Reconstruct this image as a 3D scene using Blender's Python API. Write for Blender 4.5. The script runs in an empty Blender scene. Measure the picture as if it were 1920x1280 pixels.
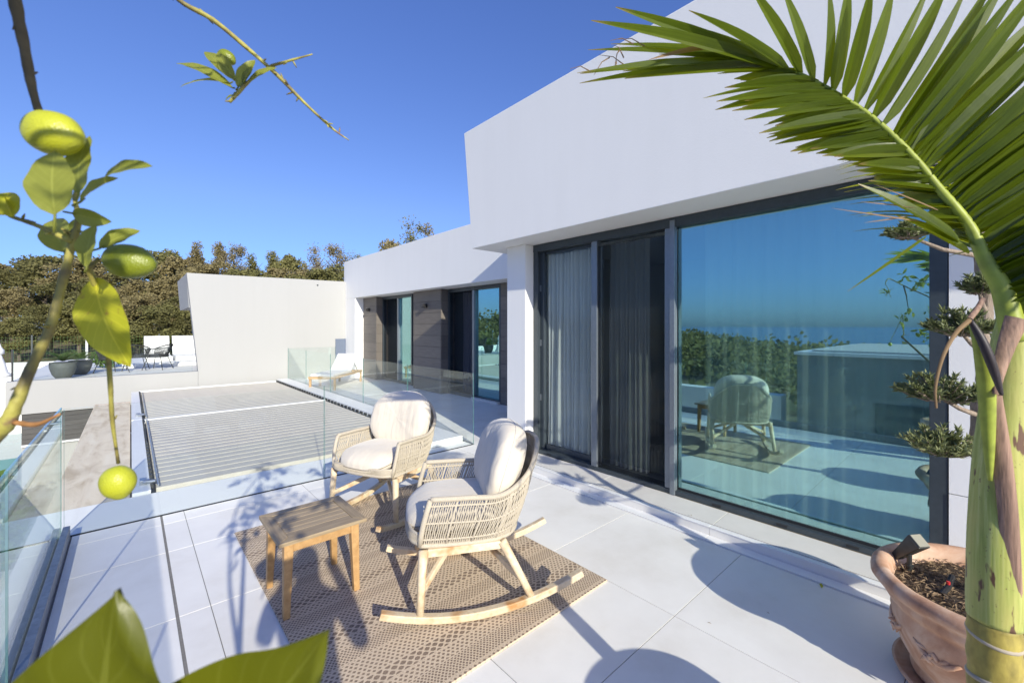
import bpy, bmesh, math, random
from mathutils import Vector, Matrix, noise
R = math.radians
random.seed(7)
sc = bpy.context.scene
COL = sc.collection

# ------------------------------------------------------------------ camera, sky, sun, exposure
FOC, CX, CY, H = 800.0, 960.0, 612.0, 1.7
YAW = math.atan(715 / 800.0)
S, C = math.sin(YAW), math.cos(YAW)
cam_d = bpy.data.cameras.new('camera'); cam = bpy.data.objects.new('camera', cam_d); COL.objects.link(cam)
cam.location = (0, 0, H); cam.rotation_euler = (R(90), 0, -YAW)
cam_d.sensor_width = 36; cam_d.lens = 36 * FOC / 1920; cam_d.shift_y = -(640 - CY) / 1920
cam_d.clip_start = 0.02; cam_d.clip_end = 60000
cam_d.dof.use_dof = True; cam_d.dof.focus_distance = 3.2; cam_d.dof.aperture_fstop = 5.0
sc.camera = cam
AZ, EL = R(14.3), R(24.5)           # shadows run towards +y turned 14.3 deg to +x
SUN = Vector((-math.sin(AZ) * math.cos(EL), -math.cos(AZ) * math.cos(EL), math.sin(EL)))
w = bpy.data.worlds.new('World'); sc.world = w; w.use_nodes = True
nt = w.node_tree; nt.nodes.clear()
sky = nt.nodes.new('ShaderNodeTexSky'); sky.sky_type = 'NISHITA'; sky.sun_disc = False
sky.sun_elevation = EL; sky.sun_rotation = math.atan2(SUN.x, SUN.y) % (2 * math.pi)
sky.altitude = 60; sky.air_density = 1.0; sky.dust_density = 0.7; sky.ozone_density = 4.5
bg = nt.nodes.new('ShaderNodeBackground'); bg.inputs[1].default_value = 0.15
wo = nt.nodes.new('ShaderNodeOutputWorld')
hue = nt.nodes.new('ShaderNodeMix'); hue.data_type = 'RGBA'; hue.blend_type = 'MULTIPLY'; hue.inputs[0].default_value = 1
tcw = nt.nodes.new('ShaderNodeTexCoord'); sxyz = nt.nodes.new('ShaderNodeSeparateXYZ'); nt.links.new(tcw.outputs['Generated'], sxyz.inputs[0])
rmp = nt.nodes.new('ShaderNodeValToRGB'); re_ = rmp.color_ramp.elements; re_.new(.25)      # violet-blue Mediterranean air
re_[0].position = 0; re_[0].color = (.34, .47, .82, 1); re_[1].position = .25; re_[1].color = (.62, .61, .79, 1); re_[2].position = .6; re_[2].color = (.64, .67, .96, 1)
nt.links.new(sxyz.outputs[2], rmp.inputs[0]); nt.links.new(rmp.outputs[0], hue.inputs[7])
nt.links.new(sky.outputs[0], hue.inputs[6]); nt.links.new(hue.outputs[2], bg.inputs[0]); nt.links.new(bg.outputs[0], wo.inputs[0])
sl = bpy.data.lights.new('sun', 'SUN'); sl.energy = 4.0; sl.angle = R(0.55); sl.color = (1.0, 0.95, 0.80)
so = bpy.data.objects.new('sun', sl); COL.objects.link(so); so.rotation_euler = SUN.to_track_quat('Z', 'Y').to_euler()
so.location = (-5, -10, 12)
sc.view_settings.view_transform = 'Standard'; sc.view_settings.look = 'None'
sc.view_settings.exposure = 0.56; sc.view_settings.gamma = 1; sc.view_settings.use_curve_mapping = False
sc.render.engine = 'CYCLES'
sc.cycles.transparent_max_bounces = 24; sc.cycles.max_bounces = 10; sc.cycles.glossy_bounces = 6

def W(px, py, d):
    """a point of the place seen at photo pixel (px, py), d metres deep"""
    r = (px - CX) / FOC * d
    return Vector((d * S + r * C, d * C - r * S, H - (py - CY) / FOC * d))
def pix(p):
    d = p.x * S + p.y * C
    if d < .02: return (-9999, -9999, d)
    return (CX + FOC * (p.x * C - p.y * S) / d, CY - FOC * (p.z - H) / d, d)
def inframe(p, m=60):
    a, b, d = pix(p)
    return d > 0.02 and -m < a < 1920 + m and -m < b < 1280 + m

# ------------------------------------------------------------------ materials
def newmat(name):
    m = bpy.data.materials.new(name); m.use_nodes = True
    n = m.node_tree; n.nodes.clear()
    o = n.nodes.new('ShaderNodeOutputMaterial')
    return m, n, o
def rgb(c): return (c[0], c[1], c[2], 1)
def mapping(n, scale=(1, 1, 1), coord='Object', rot=(0, 0, 0)):
    t = n.nodes.new('ShaderNodeTexCoord'); mp = n.nodes.new('ShaderNodeMapping')
    mp.inputs['Scale'].default_value = scale; mp.inputs['Rotation'].default_value = rot
    n.links.new(t.outputs[coord], mp.inputs[0]); return mp
def noisetex(n, vec, scale, detail=6, rough=.55):
    t = n.nodes.new('ShaderNodeTexNoise'); t.inputs['Scale'].default_value = scale
    t.inputs['Detail'].default_value = detail; t.inputs['Roughness'].default_value = rough
    n.links.new(vec.outputs[0], t.inputs['Vector']); return t
def ramp(n, fac, stops):
    r = n.nodes.new('ShaderNodeValToRGB'); e = r.color_ramp.elements
    while len(e) < len(stops): e.new(.5)
    for k, (p, c) in enumerate(stops): e[k].position = p; e[k].color = rgb(c)
    n.links.new(fac, r.inputs[0]); return r
def mixc(n, fac, a, b, mode='MIX'):
    m = n.nodes.new('ShaderNodeMix'); m.data_type = 'RGBA'; m.blend_type = mode
    if isinstance(fac, (int, float)): m.inputs[0].default_value = fac
    else: n.links.new(fac, m.inputs[0])
    for i, v in ((6, a), (7, b)):
        if isinstance(v, tuple): m.inputs[i].default_value = rgb(v)
        else: n.links.new(v, m.inputs[i])
    return m.outputs[2]
def math_(n, op, a, b=0.0, c=None):
    m = n.nodes.new('ShaderNodeMath'); m.operation = op
    for i, v in enumerate((a, b) if c is None else (a, b, c)):
        if isinstance(v, (int, float)): m.inputs[i].default_value = v
        else: n.links.new(v, m.inputs[i])
    return m.outputs[0]
def bump(n, h, strength=.3, dist=.01):
    b = n.nodes.new('ShaderNodeBump'); b.inputs['Strength'].default_value = strength; b.inputs['Distance'].default_value = dist
    n.links.new(h, b.inputs['Height']); return b.outputs[0]
def principled(n, o, col, rough=.6, normal=None, metal=0, spec=.5):
    p = n.nodes.new('ShaderNodeBsdfPrincipled')
    if isinstance(col, tuple): p.inputs['Base Color'].default_value = rgb(col)
    else: n.links.new(col, p.inputs['Base Color'])
    if isinstance(rough, (int, float)): p.inputs['Roughness'].default_value = rough
    else: n.links.new(rough, p.inputs['Roughness'])
    p.inputs['Metallic'].default_value = metal
    p.inputs['Specular IOR Level'].default_value = spec
    if normal: n.links.new(normal, p.inputs['Normal'])
    if o: n.links.new(p.outputs[0], o.inputs[0])
    return p
def simple(name, c, rough=.5, var=.12, scale=12, bs=.15, bd=.002, metal=0, stretch=(1, 1, 1), spec=.5, coord='Object'):
    m, n, o = newmat(name); mp = mapping(n, stretch, coord); t = noisetex(n, mp, scale)
    col = ramp(n, t.outputs[0], [(.25, tuple(x * (1 - var) for x in c)), (.75, tuple(min(1, x * (1 + var)) for x in c))])
    principled(n, o, col.outputs[0], rough, bump(n, t.outputs[0], bs, bd), metal, spec); return m

M = {}
def stucco(name, c, fine=260, st=.35):
    m, n, o = newmat(name); mp = mapping(n); big = noisetex(n, mp, .8, 5); f = noisetex(n, mp, fine / 4, 4, .7)
    sv = mapping(n, (3.5, 3.5, .35)); streak = noisetex(n, sv, 1.2, 6, .65)
    c1 = mixc(n, big.outputs[0], tuple(x * .955 for x in c), c)
    sr = ramp(n, streak.outputs[0], [(.3, (.982, .982, .98)), (.6, (1, 1, 1))])
    col = mixc(n, 1.0, c1, sr.outputs[0], 'MULTIPLY')
    principled(n, o, col, .85, bump(n, f.outputs[0], st, .003)); return m
M['stucco'] = stucco('white_render', (.88, .868, .835))
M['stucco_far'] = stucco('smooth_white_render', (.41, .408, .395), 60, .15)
def tile_mat():
    m, n, o = newmat('porcelain_tile'); mp = mapping(n, coord='Object'); oi = n.nodes.new('ShaderNodeObjectInfo')
    t = noisetex(n, mp, 2.2, 7, .6); f = noisetex(n, mp, 60, 4)
    mp2 = mapping(n, (.7, .7, .7), 'Object'); g = n.nodes.new('ShaderNodeVectorMath'); g.operation = 'ADD'
    n.links.new(mp2.outputs[0], g.inputs[0]); n.links.new(oi.outputs['Location'], g.inputs[1])
    s = noisetex(n, g, 1.4, 8, .65)
    c = ramp(n, t.outputs[0], [(.3, (.80, .782, .745)), (.7, (.845, .828, .79))])
    d = ramp(n, s.outputs[0], [(.33, (.88, .865, .84)), (.46, (.96, .955, .95)), (.58, (1, 1, 1))])
    col = mixc(n, 1.0, c.outputs[0], d.outputs[0], 'MULTIPLY')
    rr = math_(n, 'MULTIPLY_ADD', oi.outputs['Random'], .05, .965)
    cm = n.nodes.new('ShaderNodeCombineColor')
    for k in range(3): n.links.new(rr, cm.inputs[k])
    col = mixc(n, 1.0, col, cm.outputs[0], 'MULTIPLY')
    rg = math_(n, 'MULTIPLY_ADD', s.outputs[0], .25, .38)
    principled(n, o, col, rg, bump(n, f.outputs[0], .08, .001)); return m
M['tile'] = tile_mat()
M['grey_render'] = stucco('grey_render', (.24, .25, .25))
M['sill'] = simple('pale_sill_stone', (.66, .64, .60), .5, .05, 8, .1)
M['lip'] = simple('white_step_edge', (.80, .80, .79), .4, .03, 10, .1)
M['grout'] = simple('grey_grout', (.20, .19, .175), .9, .2, 40)
M['channel'] = simple('weathered_aluminium_channel', (.22, .24, .27), .4, .25, 25, .1, metal=.6, stretch=(1, 1, 1))
M['seam'] = simple('black_rubber_seal', (.02, .022, .025), .6, .1)
M['anthracite'] = simple('anthracite_metal', (.055, .07, .082), .38, .1, 30, .05, metal=.25)
M['grey_metal'] = simple('grey_metal_profile', (.22, .25, .28), .35, .08, 30, .05, metal=.5)
M['interior'] = simple('room_plaster', (.62, .61, .58), .9, .05)
M['room_floor'] = simple('room_floor_stone', (.28, .27, .26), .3, .06)
M['pale_metal'] = simple('pale_pergola_metal', (.53, .50, .445), .75, .08, 6, .08, stretch=(1, 6, 1))
M['white_metal'] = simple('white_metal', (.78, .78, .77), .4, .04, 14, .05)
M['gravel'] = simple('white_gravel', (.62, .61, .58), .9, .5, 60, .8, .02)
M['galv'] = simple('steel_fitting', (.35, .38, .42), .3, .2, 40, .1, metal=.8)

def wood(name, c1, c2, stretch=(3, 40, 40), scale=1.5, rough=.55, knots=None):
    m, n, o = newmat(name); mp = mapping(n, stretch); t = noisetex(n, mp, scale, 8, .6)
    t.inputs['Distortion'].default_value = .6
    col = ramp(n, t.outputs[0], [(.28, c1), (.72, c2)]).outputs[0]
    oi = n.nodes.new('ShaderNodeObjectInfo')
    rr = math_(n, 'MULTIPLY_ADD', oi.outputs['Random'], .28, .84)
    cm = n.nodes.new('ShaderNodeCombineColor')
    for k in range(3): n.links.new(rr, cm.inputs[k])
    col = mixc(n, 1.0, col, cm.outputs[0], 'MULTIPLY')
    if knots:
        q = noisetex(n, mapping(n, (5, 5, 5)), 1.3, 3); kr = ramp(n, q.outputs[0], [(.52, (0, 0, 0)), (.70, (1, 1, 1))])
        col = mixc(n, kr.outputs[0], col, knots)
    principled(n, o, col, rough, bump(n, t.outputs[0], .25, .002)); return m
M['teak'] = wood('golden_teak', (.36, .20, .075), (.52, .32, .14), (3, 3, 3), 9)
M['teak_x'] = wood('weathered_teak_top', (.27, .20, .12), (.44, .34, .21), (2, 30, 30), 2.2)
M['teak_y'] = wood('weathered_teak_end', (.26, .19, .11), (.43, .33, .20), (30, 2, 30), 2.2)
M['pale_wood'] = wood('bleached_eucalyptus', (.60, .47, .30), (.76, .64, .46), (6, 6, 6), 5, .55, knots=(.46, .24, .09))
M['plank'] = wood('grey_brown_cladding', (.125, .108, .092), (.20, .175, .15), (30, 1.2, 30), 2.5, .6)
M['plank_x'] = wood('grey_cladding', (.055, .052, .05), (.10, .095, .09), (1.2, 30, 30), 2.5, .6)
M['lounger_wood'] = wood('lounger_teak', (.38, .25, .12), (.55, .38, .20), (3, 3, 3), 6)

def rope_mat():
    m, n, o = newmat('beige_rope'); mp = mapping(n); f = noisetex(n, mp, 160, 3); b = noisetex(n, mp, 9, 4)
    wv = n.nodes.new('ShaderNodeTexWave'); wv.inputs['Scale'].default_value = 120; wv.inputs['Distortion'].default_value = 2
    wv.bands_direction = 'DIAGONAL'; n.links.new(mp.outputs[0], wv.inputs['Vector'])
    c = mixc(n, f.outputs[0], (.40, .345, .26), (.66, .585, .47)); c = mixc(n, math_(n, 'MULTIPLY', b.outputs[0], .4), c, (.46, .41, .33))
    principled(n, o, c, .85, bump(n, wv.outputs[0], .5, .002)); return m
M['rope'] = rope_mat()
def cushion_mat():
    m, n, o = newmat('cream_fabric'); mp = mapping(n); f = noisetex(n, mp, 420, 2); b = noisetex(n, mp, 5, 5)
    st = noisetex(n, mapping(n, (3, 16, 3)), 1.2, 5, .5)
    h = math_(n, 'ADD', math_(n, 'MULTIPLY', f.outputs[0], .05), st.outputs[0])
    c = mixc(n, b.outputs[0], (.63, .555, .45), (.71, .645, .545))
    p = principled(n, o, c, .95, bump(n, h, .55, .018)); p.inputs['Sheen Weight'].default_value = .3; return m
M['cushion'] = cushion_mat()
M['piping'] = simple('taupe_piping', (.30, .26, .21), .9, .1, 80)
M['white_sling'] = simple('white_sling_fabric', (.74, .74, .73), .8, .05, 60)

def rug_mat():
    m, n, o = newmat('woven_jute_rug'); t = n.nodes.new('ShaderNodeTexCoord'); sp = n.nodes.new('ShaderNodeSeparateXYZ')
    n.links.new(t.outputs['Object'], sp.inputs[0]); x, y = sp.outputs[0], sp.outputs[1]
    wmp = mapping(n); wob_ = noisetex(n, wmp, 14, 3)
    x = math_(n, 'ADD', x, math_(n, 'MULTIPLY_ADD', wob_.outputs[0], .014, -.007)); yw = noisetex(n, mapping(n, (1, 1, 1), rot=(0, 0, 1.0)), 11, 3)
    y = math_(n, 'ADD', y, math_(n, 'MULTIPLY_ADD', yw.outputs[0], .010, -.005))
    def dots(pu, pv, th, vs=.9):
        row = math_(n, 'DIVIDE', y, pv); rf = math_(n, 'FRACT', row); odd = math_(n, 'MODULO', math_(n, 'ABSOLUTE', math_(n, 'FLOOR', row)), 2.0)
        xf = math_(n, 'FRACT', math_(n, 'ADD', math_(n, 'DIVIDE', x, pu), math_(n, 'MULTIPLY', odd, .5)))
        dx = math_(n, 'ABSOLUTE', math_(n, 'SUBTRACT', xf, .5)); dy = math_(n, 'ABSOLUTE', math_(n, 'SUBTRACT', rf, .5))
        return math_(n, 'LESS_THAN', math_(n, 'ADD', dx, math_(n, 'MULTIPLY', dy, vs)), th)
    band = math_(n, 'FRACT', math_(n, 'DIVIDE', y, .42))
    d1 = dots(.030, .019, .34, .8); d2 = dots(.021, .013, .36, .6); d3 = dots(.046, .024, .37, .5)
    in2 = math_(n, 'LESS_THAN', math_(n, 'ABSOLUTE', math_(n, 'SUBTRACT', band, .30)), .13)
    in3 = math_(n, 'LESS_THAN', math_(n, 'ABSOLUTE', math_(n, 'SUBTRACT', band, .72)), .10)
    rest = math_(n, 'SUBTRACT', math_(n, 'SUBTRACT', 1.0, in2), in3)
    patt = math_(n, 'ADD', math_(n, 'ADD', math_(n, 'MULTIPLY', d2, in2), math_(n, 'MULTIPLY', d3, in3)), math_(n, 'MULTIPLY', d1, rest))
    ln = None
    for c_ in (.17, .43, .62, .82):
        l_ = math_(n, 'LESS_THAN', math_(n, 'ABSOLUTE', math_(n, 'SUBTRACT', band, c_)), .009); ln = l_ if ln is None else math_(n, 'MAXIMUM', ln, l_)
    patt = math_(n, 'MULTIPLY', patt, math_(n, 'SUBTRACT', 1.0, ln))
    mp = mapping(n); f = noisetex(n, mp, 130, 3); b = noisetex(n, mp, 2.2, 5)
    patt = math_(n, 'MULTIPLY', patt, math_(n, 'MULTIPLY_ADD', f.outputs[0], .8, .45))
    light = mixc(n, f.outputs[0], (.50, .385, .26), (.76, .63, .48)); dark = mixc(n, b.outputs[0], (.08, .055, .042), (.15, .10, .075))
    c = mixc(n, patt, light, dark)
    c = mixc(n, math_(n, 'MULTIPLY', b.outputs[0], .35), c, (.46, .34, .23))
    hgt = math_(n, 'ADD', math_(n, 'MULTIPLY', patt, -1.0), math_(n, 'MULTIPLY', f.outputs[0], .5))
    principled(n, o, c, .95, bump(n, hgt, .7, .004)); return m
M['rug'] = rug_mat()
def travertine():
    m, n, o = newmat('stained_travertine'); mp = mapping(n, (4, .8, 1)); t = noisetex(n, mp, 1.6, 9, .6); t.inputs['Distortion'].default_value = .8
    b = noisetex(n, mapping(n), 1.3, 5)
    c = ramp(n, t.outputs[0], [(.25, (.52, .40, .25)), (.5, (.78, .66, .49)), (.8, (.86, .77, .61))]).outputs[0]
    r2 = ramp(n, b.outputs[0], [(.5, (0, 0, 0)), (.75, (.7, .7, .7))])
    c = mixc(n, r2.outputs[0], c, (.50, .39, .26))
    principled(n, o, c, .7, bump(n, t.outputs[0], .2, .004)); return m
M['travertine'] = travertine()
def terracotta():
    m, n, o = newmat('aged_terracotta'); mp = mapping(n); b = noisetex(n, mp, 4, 7, .62); b.inputs['Distortion'].default_value = .7
    f = noisetex(n, mp, 70, 3)
    c = ramp(n, b.outputs[0], [(.28, (.30, .15, .09)), (.44, (.47, .27, .17)), (.55, (.56, .38, .27)), (.70, (.68, .54, .43))]).outputs[0]
    principled(n, o, c, .8, bump(n, math_(n, 'ADD', b.outputs[0], math_(n, 'MULTIPLY', f.outputs[0], .3)), .3, .006)); return m
M['terracotta'] = terracotta()
M['soil'] = simple('dark_soil_mulch', (.075, .052, .035), .95, .6, 60, .9, .02)
M['mulch'] = simple('dry_mulch_chips', (.24, .165, .095), .9, .4, 20)
M['grey_pot'] = simple('dark_grey_planter', (.10, .11, .105), .7, .12, 20)
M['spot'] = simple('dark_bronze_spotlight', (.055, .06, .06), .4, .2, 30, .1, metal=.5)
M['lens'] = simple('frosted_lens', (.30, .29, .23), .3, .05)
M['black_plastic'] = simple('black_plastic', (.02, .02, .022), .4, .2)
M['red_plastic'] = simple('red_plastic', (.55, .03, .03), .4, .1)
M['skin'] = simple('skin', (.45, .28, .2), .5, .05)
M['cloth_dark'] = simple('navy_cotton', (.03, .04, .07), .9, .2, 60)

def glass(name, tint, refl, ior=1.5, boost=0.0):
    m, n, o = newmat(name); lw_ = n.nodes.new('ShaderNodeLayerWeight'); lw_.inputs[0].default_value = .5
    f0 = ((ior - 1) / (ior + 1)) ** 2 * .6; f0 = f0 + boost * (1 - f0)
    fac = math_(n, 'MULTIPLY_ADD', math_(n, 'POWER', lw_.outputs['Facing'], 5.0), 1 - f0, f0)   # Schlick, the same from both sides
    tr = n.nodes.new('ShaderNodeBsdfTransparent'); tr.inputs[0].default_value = rgb(tint)
    gl = n.nodes.new('ShaderNodeBsdfGlossy'); gl.inputs['Roughness'].default_value = 0.0; gl.inputs[0].default_value = rgb(refl)
    mx = n.nodes.new('ShaderNodeMixShader'); n.links.new(fac, mx.inputs[0]); n.links.new(tr.outputs[0], mx.inputs[1]); n.links.new(gl.outputs[0], mx.inputs[2])
    n.links.new(mx.outputs[0], o.inputs[0]); return m
M['glass'] = glass('balustrade_glass', (.982, .997, .991), (.93, 1, .98), 1.5)
M['glass_edge'] = simple('green_glass_edge', (.10, .24, .22), .15, .1)
M['pane'] = glass('tinted_window_glass', (.92, 1, .96), (.54, .88, .90), 1.6, .42)
M['pane_clear'] = glass('clear_window_glass', (.86, .90, .90), (.9, .95, 1), 1.45, .0)
def sheer(name, c, alpha):
    m, n, o = newmat(name); tr = n.nodes.new('ShaderNodeBsdfTransparent'); df = n.nodes.new('ShaderNodeBsdfDiffuse'); tl = n.nodes.new('ShaderNodeBsdfTranslucent')
    df.inputs[0].default_value = rgb(c); tl.inputs[0].default_value = rgb(c)
    a = n.nodes.new('ShaderNodeMixShader'); a.inputs[0].default_value = .35
    n.links.new(df.outputs[0], a.inputs[1]); n.links.new(tl.outputs[0], a.inputs[2])
    b = n.nodes.new('ShaderNodeMixShader'); b.inputs[0].default_value = alpha
    n.links.new(tr.outputs[0], b.inputs[1]); n.links.new(a.outputs[0], b.inputs[2]); n.links.new(b.outputs[0], o.inputs[0]); return m
M['curtain'] = sheer('white_curtain_cloth', (.92, .90, .86), .97)
M['sheer'] = sheer('sheer_curtain_cloth', (.85, .88, .86), .8)
M['grey_curtain'] = sheer('grey_curtain_cloth', (.30, .31, .36), .95)
M['screen'] = sheer('black_insect_mesh', (.03, .035, .04), .5)

def leafmat(name, c1, c2, trans=.45, rough=.45, scale=6, veins=False, tc=None, spots=None, along=None):
    m, n, o = newmat(name); oi = n.nodes.new('ShaderNodeObjectInfo'); mp = mapping(n); t = noisetex(n, mp, scale, 4)
    fac = math_(n, 'ADD', math_(n, 'MULTIPLY', t.outputs[0], .7), math_(n, 'MULTIPLY', oi.outputs['Random'], .3))
    c = mixc(n, fac, c1, c2)
    nrm = bump(n, t.outputs[0], .2, .003)
    if veins:
        uv = n.nodes.new('ShaderNodeTexCoord'); sp = n.nodes.new('ShaderNodeSeparateXYZ'); n.links.new(uv.outputs['UV'], sp.inputs[0])
        cr = math_(n, 'ABSOLUTE', math_(n, 'SUBTRACT', sp.outputs[0], .5))
        v = math_(n, 'FRACT', math_(n, 'SUBTRACT', math_(n, 'MULTIPLY', sp.outputs[1], 9.0), math_(n, 'MULTIPLY', cr, 5.0)))
        v = math_(n, 'LESS_THAN', v, .13); mid = math_(n, 'LESS_THAN', cr, .022)
        vv = math_(n, 'MAXIMUM', math_(n, 'MULTIPLY', v, .35), math_(n, 'MULTIPLY', mid, .9))
        c = mixc(n, math_(n, 'MULTIPLY', vv, .6), c, tuple(min(1, x * 1.35 + .02) for x in c2)); nrm = bump(n, math_(n, 'ADD', vv, t.outputs[0]), .3, .002)
    if along:
        uv2 = n.nodes.new('ShaderNodeTexCoord'); sp2 = n.nodes.new('ShaderNodeSeparateXYZ'); n.links.new(uv2.outputs['UV'], sp2.inputs[0])
        st = math_(n, 'FRACT', math_(n, 'MULTIPLY', sp2.outputs[0], 5.0)); stl = math_(n, 'LESS_THAN', st, .3)
        c = mixc(n, math_(n, 'MULTIPLY', stl, .35), c, tuple(x * .6 for x in c1))
        tip = math_(n, 'MULTIPLY', math_(n, 'SUBTRACT', math_(n, 'ADD', sp2.outputs[1], math_(n, 'MULTIPLY', t.outputs[0], .12)), .93), 9.0)
        tip = math_(n, 'MINIMUM', math_(n, 'MAXIMUM', tip, 0.0), 1.0)
        c = mixc(n, tip, c, along)
    if spots:
        q = noisetex(n, mp, scale * 3.3, 3); r = ramp(n, q.outputs[0], [(.60, (0, 0, 0)), (.68, (1, 1, 1))]); c = mixc(n, r.outputs[0], c, spots)
    p = principled(n, None, c, rough, nrm)
    tl = n.nodes.new('ShaderNodeBsdfTranslucent')
    if tc: n.links.new(mixc(n, .65, c, tc), tl.inputs[0])
    else: n.links.new(c, tl.inputs[0])
    mx = n.nodes.new('ShaderNodeMixShader'); mx.inputs[0].default_value = trans
    n.links.new(p.outputs[0], mx.inputs[1]); n.links.new(tl.outputs[0], mx.inputs[2]); n.links.new(mx.outputs[0], o.inputs[0]); return m
M['palm_leaf'] = leafmat('palm_leaflet', (.042, .078, .006), (.15, .20, .014), .52, .33, 14, along=(.30, .19, .08), tc=(.58, .62, .015))
M['palm_dry'] = leafmat('dry_palm_leaflet', (.22, .13, .06), (.36, .24, .12), .25, .7, 14)
M['lemon_leaf'] = leafmat('lemon_leaf', (.19, .22, .03), (.36, .38, .07), .42, .42, 18, True, tc=(.46, .46, .03))
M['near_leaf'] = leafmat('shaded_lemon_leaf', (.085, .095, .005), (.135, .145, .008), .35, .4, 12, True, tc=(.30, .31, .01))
M['lemon_leaf_yellow'] = leafmat('yellowing_lemon_leaf', (.36, .40, .02), (.62, .56, .03), .4, .5, 16, True, tc=(.7, .62, .03), spots=(.30, .17, .04))
M['olive_leaf'] = leafmat('olive_leaf', (.09, .12, .04), (.30, .32, .14), .2, .5, 25)
M['cycad_leaf'] = leafmat('cycad_leaf', (.06, .12, .02), (.14, .22, .04), .3, .5, 10)
M['tree_green'] = leafmat('dark_green_foliage', (.125, .12, .038), (.26, .24, .09), .4, .8, .35)
M['tree_brown'] = leafmat('brown_autumn_foliage', (.18, .15, .06), (.31, .255, .115), .25, .8, .35)
M['tree_olive'] = leafmat('olive_green_foliage', (.13, .13, .04), (.27, .25, .09), .25, .8, .35)
M['tree_pale'] = leafmat('pale_sparse_foliage', (.20, .17, .09), (.33, .28, .16), .25, .8, .35)
M['shrub'] = leafmat('bright_shrub_foliage', (.06, .12, .02), (.13, .22, .04), .3, .6, 1.5)
M['bark'] = simple('grey_brown_bark', (.13, .105, .08), .9, .3, 8, .6, .02, stretch=(4, 4, 1))
M['olive_bark'] = simple('gnarled_olive_bark', (.28, .22, .17), .9, .35, 22, .8, .01, stretch=(3, 3, .7))
def twig_mat():
    m, n, o = newmat('lemon_branch_bark'); mp = mapping(n); t = noisetex(n, mp, 22, 5); f = noisetex(n, mp, 130, 3)
    c = ramp(n, t.outputs[0], [(.35, (.14, .11, .045)), (.5, (.29, .25, .055)), (.62, (.40, .37, .08)), (.70, (.22, .14, .08))]).outputs[0]
    principled(n, o, c, .6, bump(n, f.outputs[0], .4, .002)); return m
M['twig'] = twig_mat()
M['twig_dark'] = simple('brown_branch_bark', (.13, .10, .05), .85, .35, 40, .6, .003)
M['twig_dry'] = simple('dry_orange_twig', (.38, .18, .06), .7, .3, 30, .3, .002)
def lemon_mat(name, a, b):
    m, n, o = newmat(name); mp = mapping(n); t = noisetex(n, mp, 12, 4); v = n.nodes.new('ShaderNodeTexVoronoi'); v.inputs['Scale'].default_value = 420
    n.links.new(mp.outputs[0], v.inputs['Vector']); c = mixc(n, t.outputs[0], a, b)
    p = principled(n, o, c, .38, bump(n, v.outputs['Distance'], .35, .0012)); p.inputs['Subsurface Weight'].default_value = .12
    p.inputs['Subsurface Radius'].default_value = (.01, .01, .003); return m
M['lemon'] = lemon_mat('yellow_green_lemon', (.34, .38, .02), (.50, .50, .035))
M['lemon_green'] = lemon_mat('green_lemon', (.13, .17, .012), (.24, .27, .02))
def palm_shaft_mat():
    m, n, o = newmat('green_crownshaft'); mp = mapping(n, (60, 60, 1.6)); t = noisetex(n, mp, 2.0, 7, .65); b = noisetex(n, mapping(n, (9, 9, 3.0)), 1.6, 5, .6)
    q = noisetex(n, mapping(n, (40, 40, 9)), 1.0, 3); q2 = noisetex(n, mapping(n, (110, 110, 60)), 1.0, 3)
    c = ramp(n, t.outputs[0], [(.3, (.22, .27, .045)), (.5, (.36, .41, .09)), (.72, (.52, .54, .20))]).outputs[0]
    br = ramp(n, b.outputs[0], [(.38, (0, 0, 0)), (.7, (.85, .85, .85))]); c = mixc(n, br.outputs[0], c, (.50, .45, .13))
    r = ramp(n, q.outputs[0], [(.635, (0, 0, 0)), (.67, (1, 1, 1))]); c = mixc(n, r.outputs[0], c, (.13, .065, .035))
    r2 = ramp(n, q2.outputs[0], [(.66, (0, 0, 0)), (.70, (.8, .8, .8))]); c = mixc(n, r2.outputs[0], c, (.16, .10, .05))
    principled(n, o, c, .5, bump(n, t.outputs[0], .35, .002)); return m
M['shaft'] = palm_shaft_mat()
M['palm_trunk'] = simple('yellow_green_trunk', (.34, .27, .055), .6, .45, 20, .5, .003, stretch=(2, 2, 1))
M['palm_ring'] = simple('grey_leaf_scar', (.42, .36, .27), .8, .2, 20)
M['sheath'] = simple('dry_purple_sheath', (.27, .165, .115), .7, .55, 3.0, .5, .003, stretch=(45, 45, 2))
M['sheath_dark'] = simple('black_fold', (.03, .022, .025), .5, .3, 20)
M['rachis'] = simple('yellow_green_rachis', (.29, .34, .04), .5, .3, 30, .3, stretch=(1, 1, 1))
M['black_weave'] = simple('black_weave', (.025, .027, .03), .7, .3, 30)
M['panel'] = simple('blue_grey_panel', (.13, .16, .22), .5, .05)
M['pool'] = simple('pool_water', (.12, .25, .28), .05, .1, 3)
M['sea'] = simple('sea_water', (.018, .06, .13), .18, .1, .02, .3, .5, spec=.5)
def ground_mat():
    m, n, o = newmat('dry_hillside'); mp = mapping(n); t = noisetex(n, mp, .12, 8, .6); f = noisetex(n, mp, 2.5, 5)
    c = ramp(n, t.outputs[0], [(.3, (.065, .075, .025)), (.5, (.13, .11, .055)), (.7, (.20, .155, .09))]).outputs[0]
    principled(n, o, c, .95, bump(n, f.outputs[0], .8, .15)); return m
M['ground'] = ground_mat()

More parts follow.
